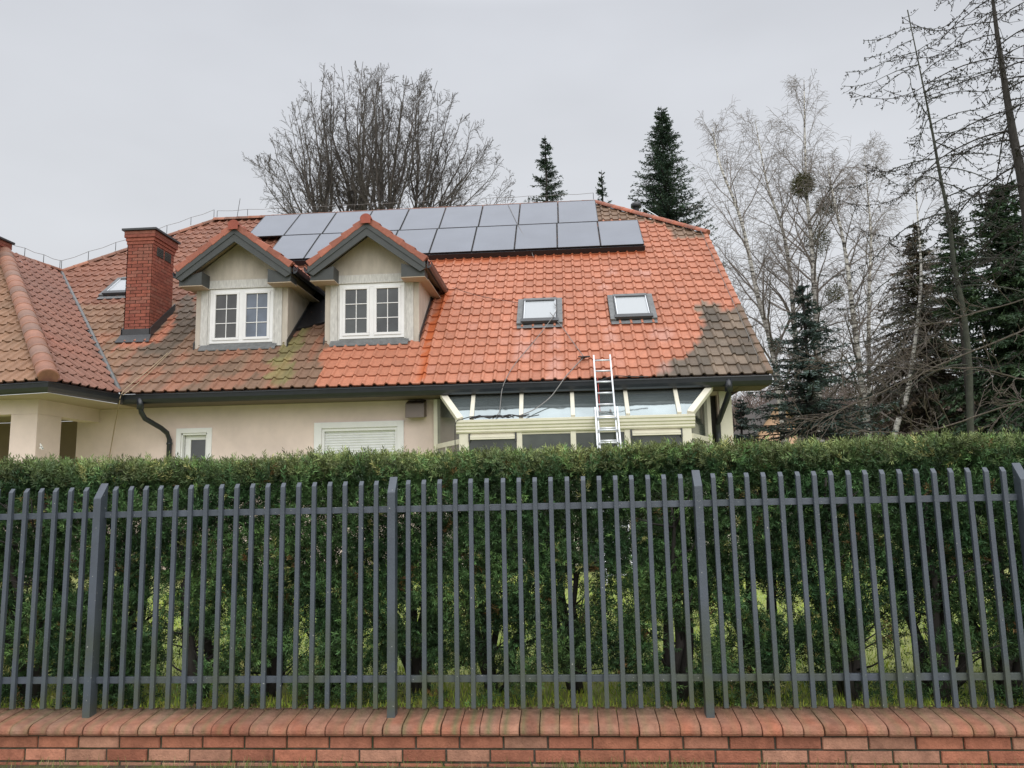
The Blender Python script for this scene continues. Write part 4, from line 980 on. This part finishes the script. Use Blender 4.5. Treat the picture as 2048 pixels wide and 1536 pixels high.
# ================================================================== TREES
def branch_tubes(b, segs):
    """segs: list of (pts, radii, sides)"""
    for pts, rad, sd_ in segs: b.tube(pts, rad, sd_, None, False)
def grow(segs, p, d, length, rad, level, maxl, cfg, r=random):
    n = max(3, int(length/cfg['step'][min(level, len(cfg['step'])-1)])); pts = [p]; dd = np.array(d, float); step = length/n
    for i in range(n):
        dd = dd+np.array([r.gauss(0, 1), r.gauss(0, 1), r.gauss(0, 1)])*cfg['wig'][min(level, len(cfg['wig'])-1)]
        dd[2] += cfg['up'][min(level, len(cfg['up'])-1)]; dd /= np.linalg.norm(dd); pts.append(pts[-1]+dd*step)
    tr = cfg.get('taper', .25); rads = [max(rad*(1-(1-tr)*i/n), cfg['minr']) for i in range(n+1)]
    segs.append((pts, rads, 7 if level == 0 else 5 if level == 1 else 4 if level == 2 else 3))
    if level >= maxl: return
    k = cfg['n'][level]
    for j in range(k):
        t = cfg['t0'][level]+(1-cfg['t0'][level])*(j+r.random()*.8)/k; i = min(n-1, int(t*n)); q = pts[i]+(pts[i+1]-pts[i])*(t*n-i)
        ax = pts[i+1]-pts[i]; ax /= np.linalg.norm(ax); rv = np.array([r.gauss(0, 1) for _ in range(3)]); sdv = np.cross(ax, rv); sdv /= np.linalg.norm(sdv)
        an = cfg['ang'][level]*(.7+.6*r.random()); nd = ax*math.cos(an)+sdv*math.sin(an)
        ll = length*cfg['len'][level]*(1-.55*t)*(.7+.6*r.random()); grow(segs, q, nd, ll, rads[i]*cfg['rr'][level], level+1, maxl, cfg, r)
def tree_thing(name, base, segs_tr, segs_cr, m_tr, m_cr, label, cat='tree', group=None):
    t = empty(name, base, label, cat, group)
    b = MB(); branch_tubes(b, segs_tr); b.build('trunk', m_tr, t)
    if segs_cr: b = MB(); branch_tubes(b, segs_cr); b.build('crown', m_cr, t)
    return t
# broad bare trees behind the ridge: many ascending limbs from one bole
ENV = ([480, 500, 510, 560, 600, 640, 690, 720, 760, 800, 850, 900, 960, 1010, 1040, 1050], [400, 370, 320, 250, 190, 150, 105, 120, 125, 150, 148, 175, 245, 320, 385, 410])
def bare_tree(xpx, Y, xa, xb, seed, nl, label):
    """a bole that forks near the house ridge; its limbs end on the rounded outline of the whole group"""
    r = random.Random(seed); foot = atY(xpx, 430, Y); foot[2] = .2; zf = 12.9+r.uniform(-.4, .4)
    bole = [foot+np.array([r.gauss(0, .04), r.gauss(0, .04), (zf-.2)*t]) for t in np.linspace(0, 1, 8)]; segs = [(bole, list(np.linspace(.30, .17, 8)), 9)]
    cfg = dict(step=[.34, .26, .2], wig=[.13, .17, .2], up=[.05, .04, .02], n=[6, 3], t0=[.15, .15], ang=[.58, .66], len=[.50, .5], rr=[.55, .6], minr=.0058, taper=.12)
    for k in range(nl):
        t_ = (k+.5)/nl; xt = xa+(xb-xa)*t_+r.uniform(-14, 14); yt = np.interp(xt, *ENV); f = r.choice([1.0, .97, .9, .72, .5]) if k % 2 else r.uniform(.9, 1.0)
        yt = 425-(425-yt)*f; tip = atY(xt, yt, Y+r.uniform(-2.2, 2.2)); st = bole[-1]-np.array([0, 0, r.uniform(0, 1.6)]); d = tip-st
        c1 = st+np.array([d[0]*.26, d[1]*.26, max(.5, d[2]*.30)]); c2 = st+np.array([d[0]*.70, d[1]*.7, d[2]*.66]); n = 14; pts = []; Ln = np.linalg.norm(d)
        wv = [r.gauss(0, .07), r.gauss(0, .07), r.uniform(0, 6), r.uniform(1.4, 2.4)]
        for i in range(n+1):
            t = i/n; p = st*(1-t)**3+c1*3*t*(1-t)**2+c2*3*t*t*(1-t)+tip*t**3
            pts.append(p+np.array([wv[0]*math.sin(t*6.28*wv[3]+wv[2]), wv[1]*math.cos(t*6.28*wv[3]), 0])*min(1, 4*t)+np.array([r.gauss(0, .03), r.gauss(0, .03), 0])*(i > 0))
        r0 = .022+.0085*Ln*r.uniform(.7, 1.15); rads = [max(.010, r0*(1-.93*(i/n)**.8)) for i in range(n+1)]; segs.append((pts, rads, 6))
        nb = int(Ln*2.4)
        for q in range(nb):
            t = .26+.73*(q+r.random())/nb; i = min(n-1, int(t*n)); ax = pts[i+1]-pts[i]; ax /= np.linalg.norm(ax); rv = np.array([r.gauss(0, 1), r.gauss(0, 1), r.gauss(0, .6)]); sv = np.cross(ax, rv); sv /= np.linalg.norm(sv)
            an = r.uniform(.35, .85); grow(segs, pts[i], ax*math.cos(an)+sv*math.sin(an), (.60+1.9*(1-t)**.8)*r.uniform(.6, 1.25), rads[i]*.5, 0, 2, cfg, r)
    return tree_thing('bare_tree', foot, segs[:1], segs[1:], 'bark_grey', 'bark_grey', label, 'tree', 'bare trees behind the house')
bare_tree(655, 33, 492, 690, 3, 13, 'leftmost bare tree behind the roof, low and spreading to the left')
bare_tree(723, 33.6, 600, 790, 14, 12, 'tallest bare tree behind the roof, rising left of the right dormer')
bare_tree(766, 32.4, 700, 880, 25, 11, 'bare tree with upright forked limbs behind the middle of the roof')
bare_tree(828, 33.2, 810, 1050, 36, 15, 'rightmost bare tree behind the roof, spreading to the right')

# birches: thin pale trunks with fine hanging twigs
def birch(path, r0, seed, label, dens=1.0, name='birch'):
    r = random.Random(seed); P_ = [np.array(p, float) for p in path]; pts = []
    for i in range(len(P_)-1):
        a = P_[max(i-1, 0)]; b_ = P_[i]; c = P_[i+1]; d = P_[min(i+2, len(P_)-1)]
        for t in np.linspace(0, 1, 6, endpoint=False): pts.append(.5*((2*b_)+(-a+c)*t+(2*a-5*b_+4*c-d)*t*t+(-a+3*b_-3*c+d)*t**3))
    pts.append(P_[-1]); n = len(pts); rad = [max(.012, r0*(1-.93*i/(n-1))) for i in range(n)]
    cfg = dict(step=[.35, .3, .22], wig=[.10, .12, .07], up=[-.005, -.07, -.32], n=[8, 6], t0=[.2, .1], ang=[.6, .75], len=[.50, .95], rr=[.5, .6], minr=.0040, taper=.15)
    crown = []; H = P_[-1][2]-P_[0][2]
    for k in range(int(28*dens)):
        t = .22+.76*(k+r.random())/(28*dens); i = min(n-2, int(t*(n-1))); a = r.uniform(0, 6.28); el = .75+.35*t
        d = np.array([math.cos(a)*math.cos(el), math.sin(a)*math.cos(el), math.sin(el)])
        grow(crown, pts[i], d, H*(.21*(1-t)**.6+.05)*r.uniform(.7, 1.2), rad[i]*.42, 0, 2, cfg, r)
    return tree_thing(name, P_[0], [(pts, rad, 8)], crown, 'birch_bark', 'twig', label, 'birch tree', 'birches right of the house')
bk = bpy.data.materials.new('birch_bark'); bk.use_nodes = True; n_ = bk.node_tree; pb_ = n_.nodes['Principled BSDF']; pb_.inputs['Roughness'].default_value = .85
tcn = n_.nodes.new('ShaderNodeTexCoord'); mpp = n_.nodes.new('ShaderNodeMapping'); mpp.inputs['Scale'].default_value = (2.5, 2.5, 9); zz_ = n_.nodes.new('ShaderNodeTexNoise'); zz_.inputs['Scale'].default_value = 1.5; zz_.inputs['Detail'].default_value = 6
crr = n_.nodes.new('ShaderNodeValToRGB'); crr.color_ramp.elements[0].position = .38; crr.color_ramp.elements[0].color = (.04, .035, .03, 1); crr.color_ramp.elements[1].position = .55; crr.color_ramp.elements[1].color = (.70, .67, .61, 1)
n_.links.new(tcn.outputs['Object'], mpp.inputs[0]); n_.links.new(mpp.outputs[0], zz_.inputs['Vector']); n_.links.new(zz_.outputs['Fac'], crr.inputs[0]); n_.links.new(crr.outputs[0], pb_.inputs['Base Color'])
MT['birch_bark'] = bk; MT['twig'] = mat('twig', (.22, .19, .17), .95, .2, 5)
YBi = 27
def pth(Y, *pp): return [atY(x, y, Y) for x, y in pp]
def base0(path): p = path[0].copy(); p[2] = .2; return [p]+path
birch(base0(pth(27, (1568, 860), (1545, 700), (1515, 590), (1482, 440), (1440, 330), (1425, 255))), .15, 5, 'leaning birch closest to the right roof edge')
birch(base0(pth(28, (1600, 860), (1588, 640), (1570, 480), (1535, 370), (1510, 240))), .14, 6, 'birch leaning left between the roof edge and the mistletoe birch')
bm_ = birch(base0(pth(26, (1640, 860), (1632, 620), (1622, 480), (1612, 360), (1608, 160))), .16, 7, 'tall straight birch carrying mistletoe balls', 1.25)
birch(base0(pth(25, (1738, 880), (1722, 760), (1705, 620), (1690, 500), (1668, 400), (1655, 330))), .15, 8, 'white trunked birch right of the blue spruce', .9)
birch(base0(pth(24, (1790, 880), (1812, 800), (1828, 700), (1842, 560), (1835, 430), (1830, 360))), .11, 9, 'thin crooked birch in front of the brown spruce', .45)
birch(base0(pth(29, (1740, 860), (1738, 600), (1742, 480), (1735, 380), (1728, 300))), .10, 10, 'slender grey birch farthest back behind the others', .9)
# mistletoe
def mistletoe(px_, py_, Y, rad, label, sy=1.0):
    n = int((4800 if Y < 25.95 and rad > .35 else 2700)*(rad/.5)**2); c = atY(px_, py_, Y); d = norm(rng.normal(size=(n, 3))); rr_ = rad*rng.random(n)**.45
    P_ = c+d*rr_[:, None]*np.array([1, 1, sy]); D_ = norm(d+rng.normal(size=(n, 3))*.6); U_ = norm(np.cross(D_, rng.normal(size=(n, 3))))
    cc = np.array([.085, .085, .032])*rng.uniform(.6, 1.5, (n, 1))
    V, Fq, Cq = needles_at(P_, D_, U_, rng.uniform(.05, .11, n), np.full(n, .022), cc)
    return tag(fast_mesh('mistletoe', V, Fq, Cq, 'needles'), label, 'mistletoe', 'mistletoe balls in the birches')
mistletoe(1606, 370, 25.9, .40, 'olive mistletoe ball high on the straight birch')
mistletoe(1652, 412, 26.0, .34, 'brownish mistletoe ball just right of the straight birch')
mistletoe(1636, 480, 26.1, .42, 'long loose mistletoe mass hanging on the birch trunk below the balls', 1.5)
mistletoe(1668, 588, 25.0, .30, 'pale mistletoe ball on the white trunked birch')
mistletoe(1552, 692, 26.9, .28, 'green mistletoe tuft on the birch nearest the roof')

# spruces
def spruce(x, y, base_z, top, rad, seed, cols, label, name='spruce', up=.25, droop=.25, dens=1.0, gap=0.0, z0=None, bark='bark_dark', twl=.16, power=.85, tipup=.0, wd=.035, group='conifers around the house'):
    r = np.random.default_rng(seed); H = top-base_z; zst = base_z+.4 if z0 is None else z0
    t = empty(name, (x, y, base_z), label, 'conifer', group)
    b = MB(); b.tube([(x, y, base_z), (x+r.normal()*.03, y, base_z+H*.5), (x, y, top-.3), (x, y, top)], [H*.013+.03, H*.008+.02, .02, .008], 8)
    Ps, Ds, Ls, Cs = [], [], [], []
    z = zst
    while z < top-.15:
        f = (top-z)/(top-base_z); lev = rad*min(1, f)**power; nb = int((7+10*f)*dens)
        for k in range(nb):
            if r.random() < gap*.5: continue
            a = r.uniform(0, 6.28); L_ = lev*r.uniform(.62, 1.12)+.08; zz = z+r.uniform(-.12, .12)
            h = np.array([math.cos(a), math.sin(a), 0]); e0 = up*(1.3-f)+.05; m = max(4, int(L_/.22)); pts = [np.array([x, y, zz])]; dd = h*math.cos(e0)+np.array([0, 0, math.sin(e0)])
            for q in range(m):
                s = q/m; dd = dd+np.array([0, 0, (-droop*(1-s)+tipup*s)*.35])+r.normal(size=3)*.05; dd /= np.linalg.norm(dd); pts.append(pts[-1]+dd*L_/m)
            b.tube(pts, list(np.linspace(.012+.012*L_, .004, m+1)), 4, None, False)
            sdv = np.array([-h[1], h[0], 0]); col = np.array(cols[r.integers(len(cols))])*r.uniform(.75, 1.25)
            for q in range(1, m+1):
                p = pts[q]; s = q/m
                for w_ in range(int(5+2*dens)):
                    sg_ = r.choice([-1, 1]); o = p-(pts[q]-pts[q-1])*r.random(); l_ = twl*(1.5-.7*s)*r.uniform(.6, 1.3)*min(1, .30+(top-z)/2.2)
                    tw = sdv*sg_*r.uniform(.4, 1)+dd*r.uniform(.3, .9)+np.array([0, 0, r.uniform(-.55, .12)]); tw /= np.linalg.norm(tw)
                    Ps.append(o); Ds.append(tw); Ls.append(l_); Cs.append(col*(1.0+.25*(s > .8)))
                    for e_ in range(2):
                        Ps.append(o+tw*l_*r.uniform(.2, .8)); Ds.append(tw+r.normal(size=3)*.5); Ls.append(l_*.6); Cs.append(col*r.uniform(.8, 1.2))
        z += r.uniform(.16, .26)*(1+.3*f)*(1.0+gap)
    b.build('trunk', bark, t)
    P_ = np.array(Ps); D_ = norm(np.array(Ds)); n = len(P_); U_ = norm(np.cross(D_, np.array([0, 0, 1.0])+r.normal(size=(n, 3))*.5))
    V, Fq, Cq = needles_at(P_, D_, U_, np.array(Ls), wd*r.uniform(.7, 1.3, n), np.array(Cs))
    fast_mesh('crown', V, Fq, Cq, 'needles', t); return t
SG_ = [(.038, .062, .042), (.048, .075, .048), (.030, .050, .036)]
SG = [tuple(v*1.6 for v in c) for c in SG_]
SB_ = [(.055, .082, .070), (.07, .10, .088), (.045, .068, .06)]
SB = [tuple(v*1.35 for v in c) for c in SB_]
BR_ = [(.085, .065, .046), (.065, .055, .038), (.06, .065, .04), (.045, .05, .032)]
BR = [tuple(v*2.0 for v in c) for c in BR_]
DG_ = [(.045, .078, .044), (.06, .095, .05), (.036, .06, .036)]
DG = [tuple(v*1.60 for v in c) for c in DG_]
p = atY(1090, 270, 34); spruce(p[0], 34, .2, p[2], 4.3, 1, SG, 'narrow spruce with open crown behind the middle of the roof ridge', gap=.25, z0=11.5, dens=.9, twl=.18, tipup=.3, droop=.05, power=.95, up=.15)
p = atY(1203, 340, 36); spruce(p[0], 36, .2, p[2], 2.8, 2, SG, 'small spruce tip showing just above the ridge end', gap=.4, z0=13.0, twl=.17, dens=.8, tipup=.4, droop=.0, power=.9, up=.4)
p = atY(1322, 212, 34); spruce(p[0], 34, .2, p[2], 4.9, 4, SG, 'tall dense dark spruce behind the right hip of the roof', gap=.0, z0=10.5, dens=1.35, twl=.19, tipup=.3, droop=.08, power=.82, wd=.036, up=.12)
p = atY(1603, 552, 21); spruce(p[0], 21, .2, p[2], 4.2, 5, SB, 'blue green spruce standing just right of the house corner', gap=.3, z0=1.2, dens=1.15, twl=.17, tipup=.25, droop=.2, power=1.15, up=.10)
p = atY(1826, 440, 26); spruce(p[0], 26, .2, p[2], 5.2, 6, BR, 'brown half bare spruce behind the thin birches', gap=.12, z0=1.4, dens=1.3, twl=.2, droop=.35, bark='bark', power=1.05, up=.1)
p = atY(1990, 425, 22); spruce(p[0]+.3, 22, .2, p[2]+1.0, 3.0, 7, DG, 'large dark evergreen at the right edge of the garden', gap=.0, z0=1.2, dens=1.5, twl=.22, droop=.35, power=.6, wd=.05)
spruce(14.2, 24, .2, 7.2, 2.6, 8, DG, 'low dark evergreen between the larch trunk and the large evergreen', gap=.0, z0=.8, dens=1.5, twl=.22, droop=.3, power=.55, wd=.05)
p = atY(1902, 425, 21.5); spruce(p[0], 21.5, .2, p[2], 1.1, 9, DG, 'dark green narrow evergreen top around the slim larch', gap=.1, z0=6.2, dens=1.2, twl=.2, droop=.2, power=.5)
spruce(9.2, 27.5, .2, 4.6, 1.9, 12, BR, 'low brown spruce between the blue spruce and the white birch', gap=.1, z0=.8, dens=1.1, twl=.18, droop=.4, bark='bark', power=.7)
p = atY(1480, 790, 24); spruce(p[0], 24, .2, p[2], .9, 15, SB, 'small spruce just behind the right corner of the house', gap=.1, z0=1.0, dens=1.0, twl=.15, power=.7)
# larches
def larch(path, r0, seed, label, nb=26, Lb=3.4, side=0, m_='bark_dark'):
    r = random.Random(seed); P_ = [np.array(p, float) for p in path]; pts = []
    for i in range(len(P_)-1):
        a = P_[max(i-1, 0)]; b_ = P_[i]; c = P_[i+1]; d = P_[min(i+2, len(P_)-1)]
        for t in np.linspace(0, 1, 6, endpoint=False): pts.append(.5*((2*b_)+(-a+c)*t+(2*a-5*b_+4*c-d)*t*t+(-a+3*b_-3*c+d)*t**3))
    pts.append(P_[-1]); n = len(pts); rad = [max(.015, r0*(1-.9*(i/(n-1))**1.2)) for i in range(n)]; segs = []; cones = MB()
    for k in range(nb):
        t = .20+.79*((k+r.random())/nb)**.62; i = min(n-2, int(t*(n-1))); a = r.uniform(0, 6.28); L_ = Lb*(1-t)**.55*r.uniform(.75, 1.2)+.5
        h = np.array([math.cos(a), math.sin(a), 0]); dd = h*.97+np.array([0, 0, .12]); m = max(6, int(L_/.25)); q_ = [pts[i]]
        for j in range(m):
            s = j/m; dd = dd+np.array([0, 0, (-.10 if s < .5 else .20)])+np.array([r.gauss(0, .05), r.gauss(0, .05), r.gauss(0, .03)]); dd /= np.linalg.norm(dd); q_.append(q_[-1]+dd*L_/m)
        segs.append((q_, [max(.007, (.016*L_/Lb+.006)*(1-.8*j/m)) for j in range(m+1)], 5))
        for j in range(1, m+1):
            for _ in range(3):
                if r.random() < .85:
                    dv = np.array([r.gauss(0, .7), r.gauss(0, .7), -abs(r.gauss(.45, .5))]); dv /= np.linalg.norm(dv); l_ = r.uniform(.15, .55)*(1-.3*j/m)
                    o = q_[j]-(q_[j]-q_[j-1])*r.random(); tipd = (dd*.5+dv); tipd /= np.linalg.norm(tipd); mid_ = o+dv*l_*.5; tip = mid_+tipd*l_*.5
                    segs.append(([o, mid_, tip], [.0075, .006, .005], 3))
                    for c_ in range(3):
                        p = o+(tip-o)*r.random(); cones.tube([p, p+np.array([r.gauss(0, .012), r.gauss(0, .012), .028])], [.013, .008], 4)
    t = tree_thing('larch', P_[0], [(pts, rad, 9)], segs, m_, m_, label, 'larch tree', 'larches at the right edge')
    cones.build('cones', 'bark_dark', t); return t
larch(base0(pth(20, (1942, 880), (1938, 730), (1926, 620), (1908, 530), (1898, 440), (1880, 350), (1862, 250), (1842, 150), (1815, 20))), .088, 3, 'slim larch with greenish trunk and curved drooping branches', 40, 5.2, m_='bark_green')
larch(base0(pth(17, (2085, 700), (2050, 400), (2028, 280), (2008, 160), (1988, 20), (1975, -120))), .14, 4, 'thick dark larch trunk at the right picture edge', 46, 5.0)
larch(base0(pth(15, (2200, 700), (2160, 300), (2130, -100))), .17, 5, 'larch mostly outside the right edge whose branches reach across', 22, 4.4)
# bright low branches crossing in front of the evergreens
def long_branch(Y, pp, r0, seed, label):
    r = random.Random(seed); P_ = pth(Y, *pp); segs = []; pts = []
    for i in range(len(P_)-1):
        for t in np.linspace(0, 1, 6, endpoint=False): pts.append(P_[i]+(P_[i+1]-P_[i])*t+np.array([0, 0, r.gauss(0, .01)]))
    pts.append(P_[-1]); segs.append((pts, list(np.linspace(r0, .008, len(pts))), 6)); cfg = dict(step=[.2, .2], wig=[.12, .15], up=[.0, .0], n=[5], t0=[.2], ang=[.6], len=[.5], rr=[.6], minr=.006)
    for k in range(26): i = r.randrange(2, len(pts)-1); d = np.array([r.gauss(-.6, .5), r.gauss(0, .5), r.gauss(.1, .6)]); d /= np.linalg.norm(d); grow(segs, pts[i], d, r.uniform(.4, 1.1), .009, 0, 1, cfg, r)
    return segs
segs = []
for q in ((16, ((2250, 780), (2048, 800), (1900, 850), (1830, 868), (1720, 862)), .022, 1, ''), (16, ((2260, 560), (2048, 660), (1900, 720), (1750, 790), (1640, 835), (1590, 838)), .022, 2, ''),
          (17, ((2250, 640), (2048, 600), (1900, 640), (1800, 660), (1700, 640)), .018, 3, ''), (16, ((2255, 700), (2048, 760), (1960, 735), (1850, 740), (1700, 725), (1600, 720)), .018, 4, '')):
    segs += long_branch(*q)
pbase = atY(2260, 880, 16); pbase[2] = .2
tr_pts = [pbase, pbase+np.array([0, 0, 3]), pbase+np.array([0, 0, 8])]
tree_thing('bare_tree', pbase, [(tr_pts, [.16, .13, .09], 8)], segs, 'bark', 'bark', 'bare tree outside the right edge with long low branches reaching left', 'tree')

# ================================================================== FAR THINGS
p0 = atY(1507, 868, 62); pk_ = atY(1556, 795, 62); z_e = p0[2]; hwid = pk_[0]-p0[0]; xcn = pk_[0]
fh = empty('far_house', (xcn, 62, .2), 'small peach walled house with dark roof far behind the garden trees', 'house')
b = MB(); b.add([(xcn-hwid+.4, 62, .1), (xcn+hwid-.4, 62, .1), (xcn+hwid-.4, 62, z_e+.3), (xcn, 62, pk_[2]-.35), (xcn-hwid+.4, 62, z_e+.3)], [(0, 1, 2, 3, 4)]); b.add([(xcn-hwid+.4, 62, .1), (xcn-hwid+.4, 72, .1), (xcn-hwid+.4, 72, z_e+.3), (xcn-hwid+.4, 62, z_e+.3)], [(0, 1, 2, 3)]); b.build('wall', 'far_wall', fh)
b = MB()
for s in (-1, 1): b.prism([(xcn, 61.3, pk_[2]), (xcn+s*hwid, 61.3, z_e-.1), (xcn+s*hwid, 61.3, z_e-.3), (xcn, 61.3, pk_[2]-.25)], (0, 0, 0), (0, 11, 0))
b.build('roof', 'far_roof', fh)
b = MB(); b.box((xcn-.5, 61.95, 3.0), (xcn+.5, 61.99, 4.2)); b.build('window', 'glass', fh)
# far wood: one mass of thin trunks and twigs
n = 2600; x = rng.uniform(5, 75, n); y = rng.uniform(85, 125, n); top = 10+3.5*rng.random(n)+(y-85)*.05+1.2*np.sin(x*.25)
Vs = []; 
P0 = np.stack([x, y, np.full(n, .1)], 1); lean = rng.normal(size=(n, 2))*.5; P1 = np.stack([x+lean[:, 0], y+lean[:, 1], top], 1)
V1, F1, C1 = needles_at(P0, norm(P1-P0), np.tile([1., 0, 0], (n, 1)), np.linalg.norm(P1-P0, axis=1), np.full(n, .26), np.tile([.13, .10, .085], (n, 1))*rng.uniform(.7, 1.3, (n, 1)))
m = 60000; i = rng.integers(0, n, m); s = .35+.65*rng.random(m)**.8; P_ = P0[i]+(P1-P0)[i]*s[:, None]; D_ = norm(rng.normal(size=(m, 3))*np.array([1, 1, .5])+np.array([0, 0, .9])); U_ = norm(np.cross(D_, rng.normal(size=(m, 3))))
V2, F2, C2 = needles_at(P_, D_, U_, rng.uniform(.8, 2.2, m), np.full(m, .10), np.tile([.15, .112, .10], (m, 1))*rng.uniform(.7, 1.3, (m, 1)))
fw = fast_mesh('far_wood', np.vstack([V1, V2]), np.vstack([F1, F2+len(V1)]), np.vstack([C1, C2]), 'needles'); tag(fw, 'distant brown leafless wood behind the garden', 'wood', None, 'stuff')

print('OBJECTS', len(bpy.data.objects), 'VERTS', sum(len(m.vertices) for m in bpy.data.meshes))
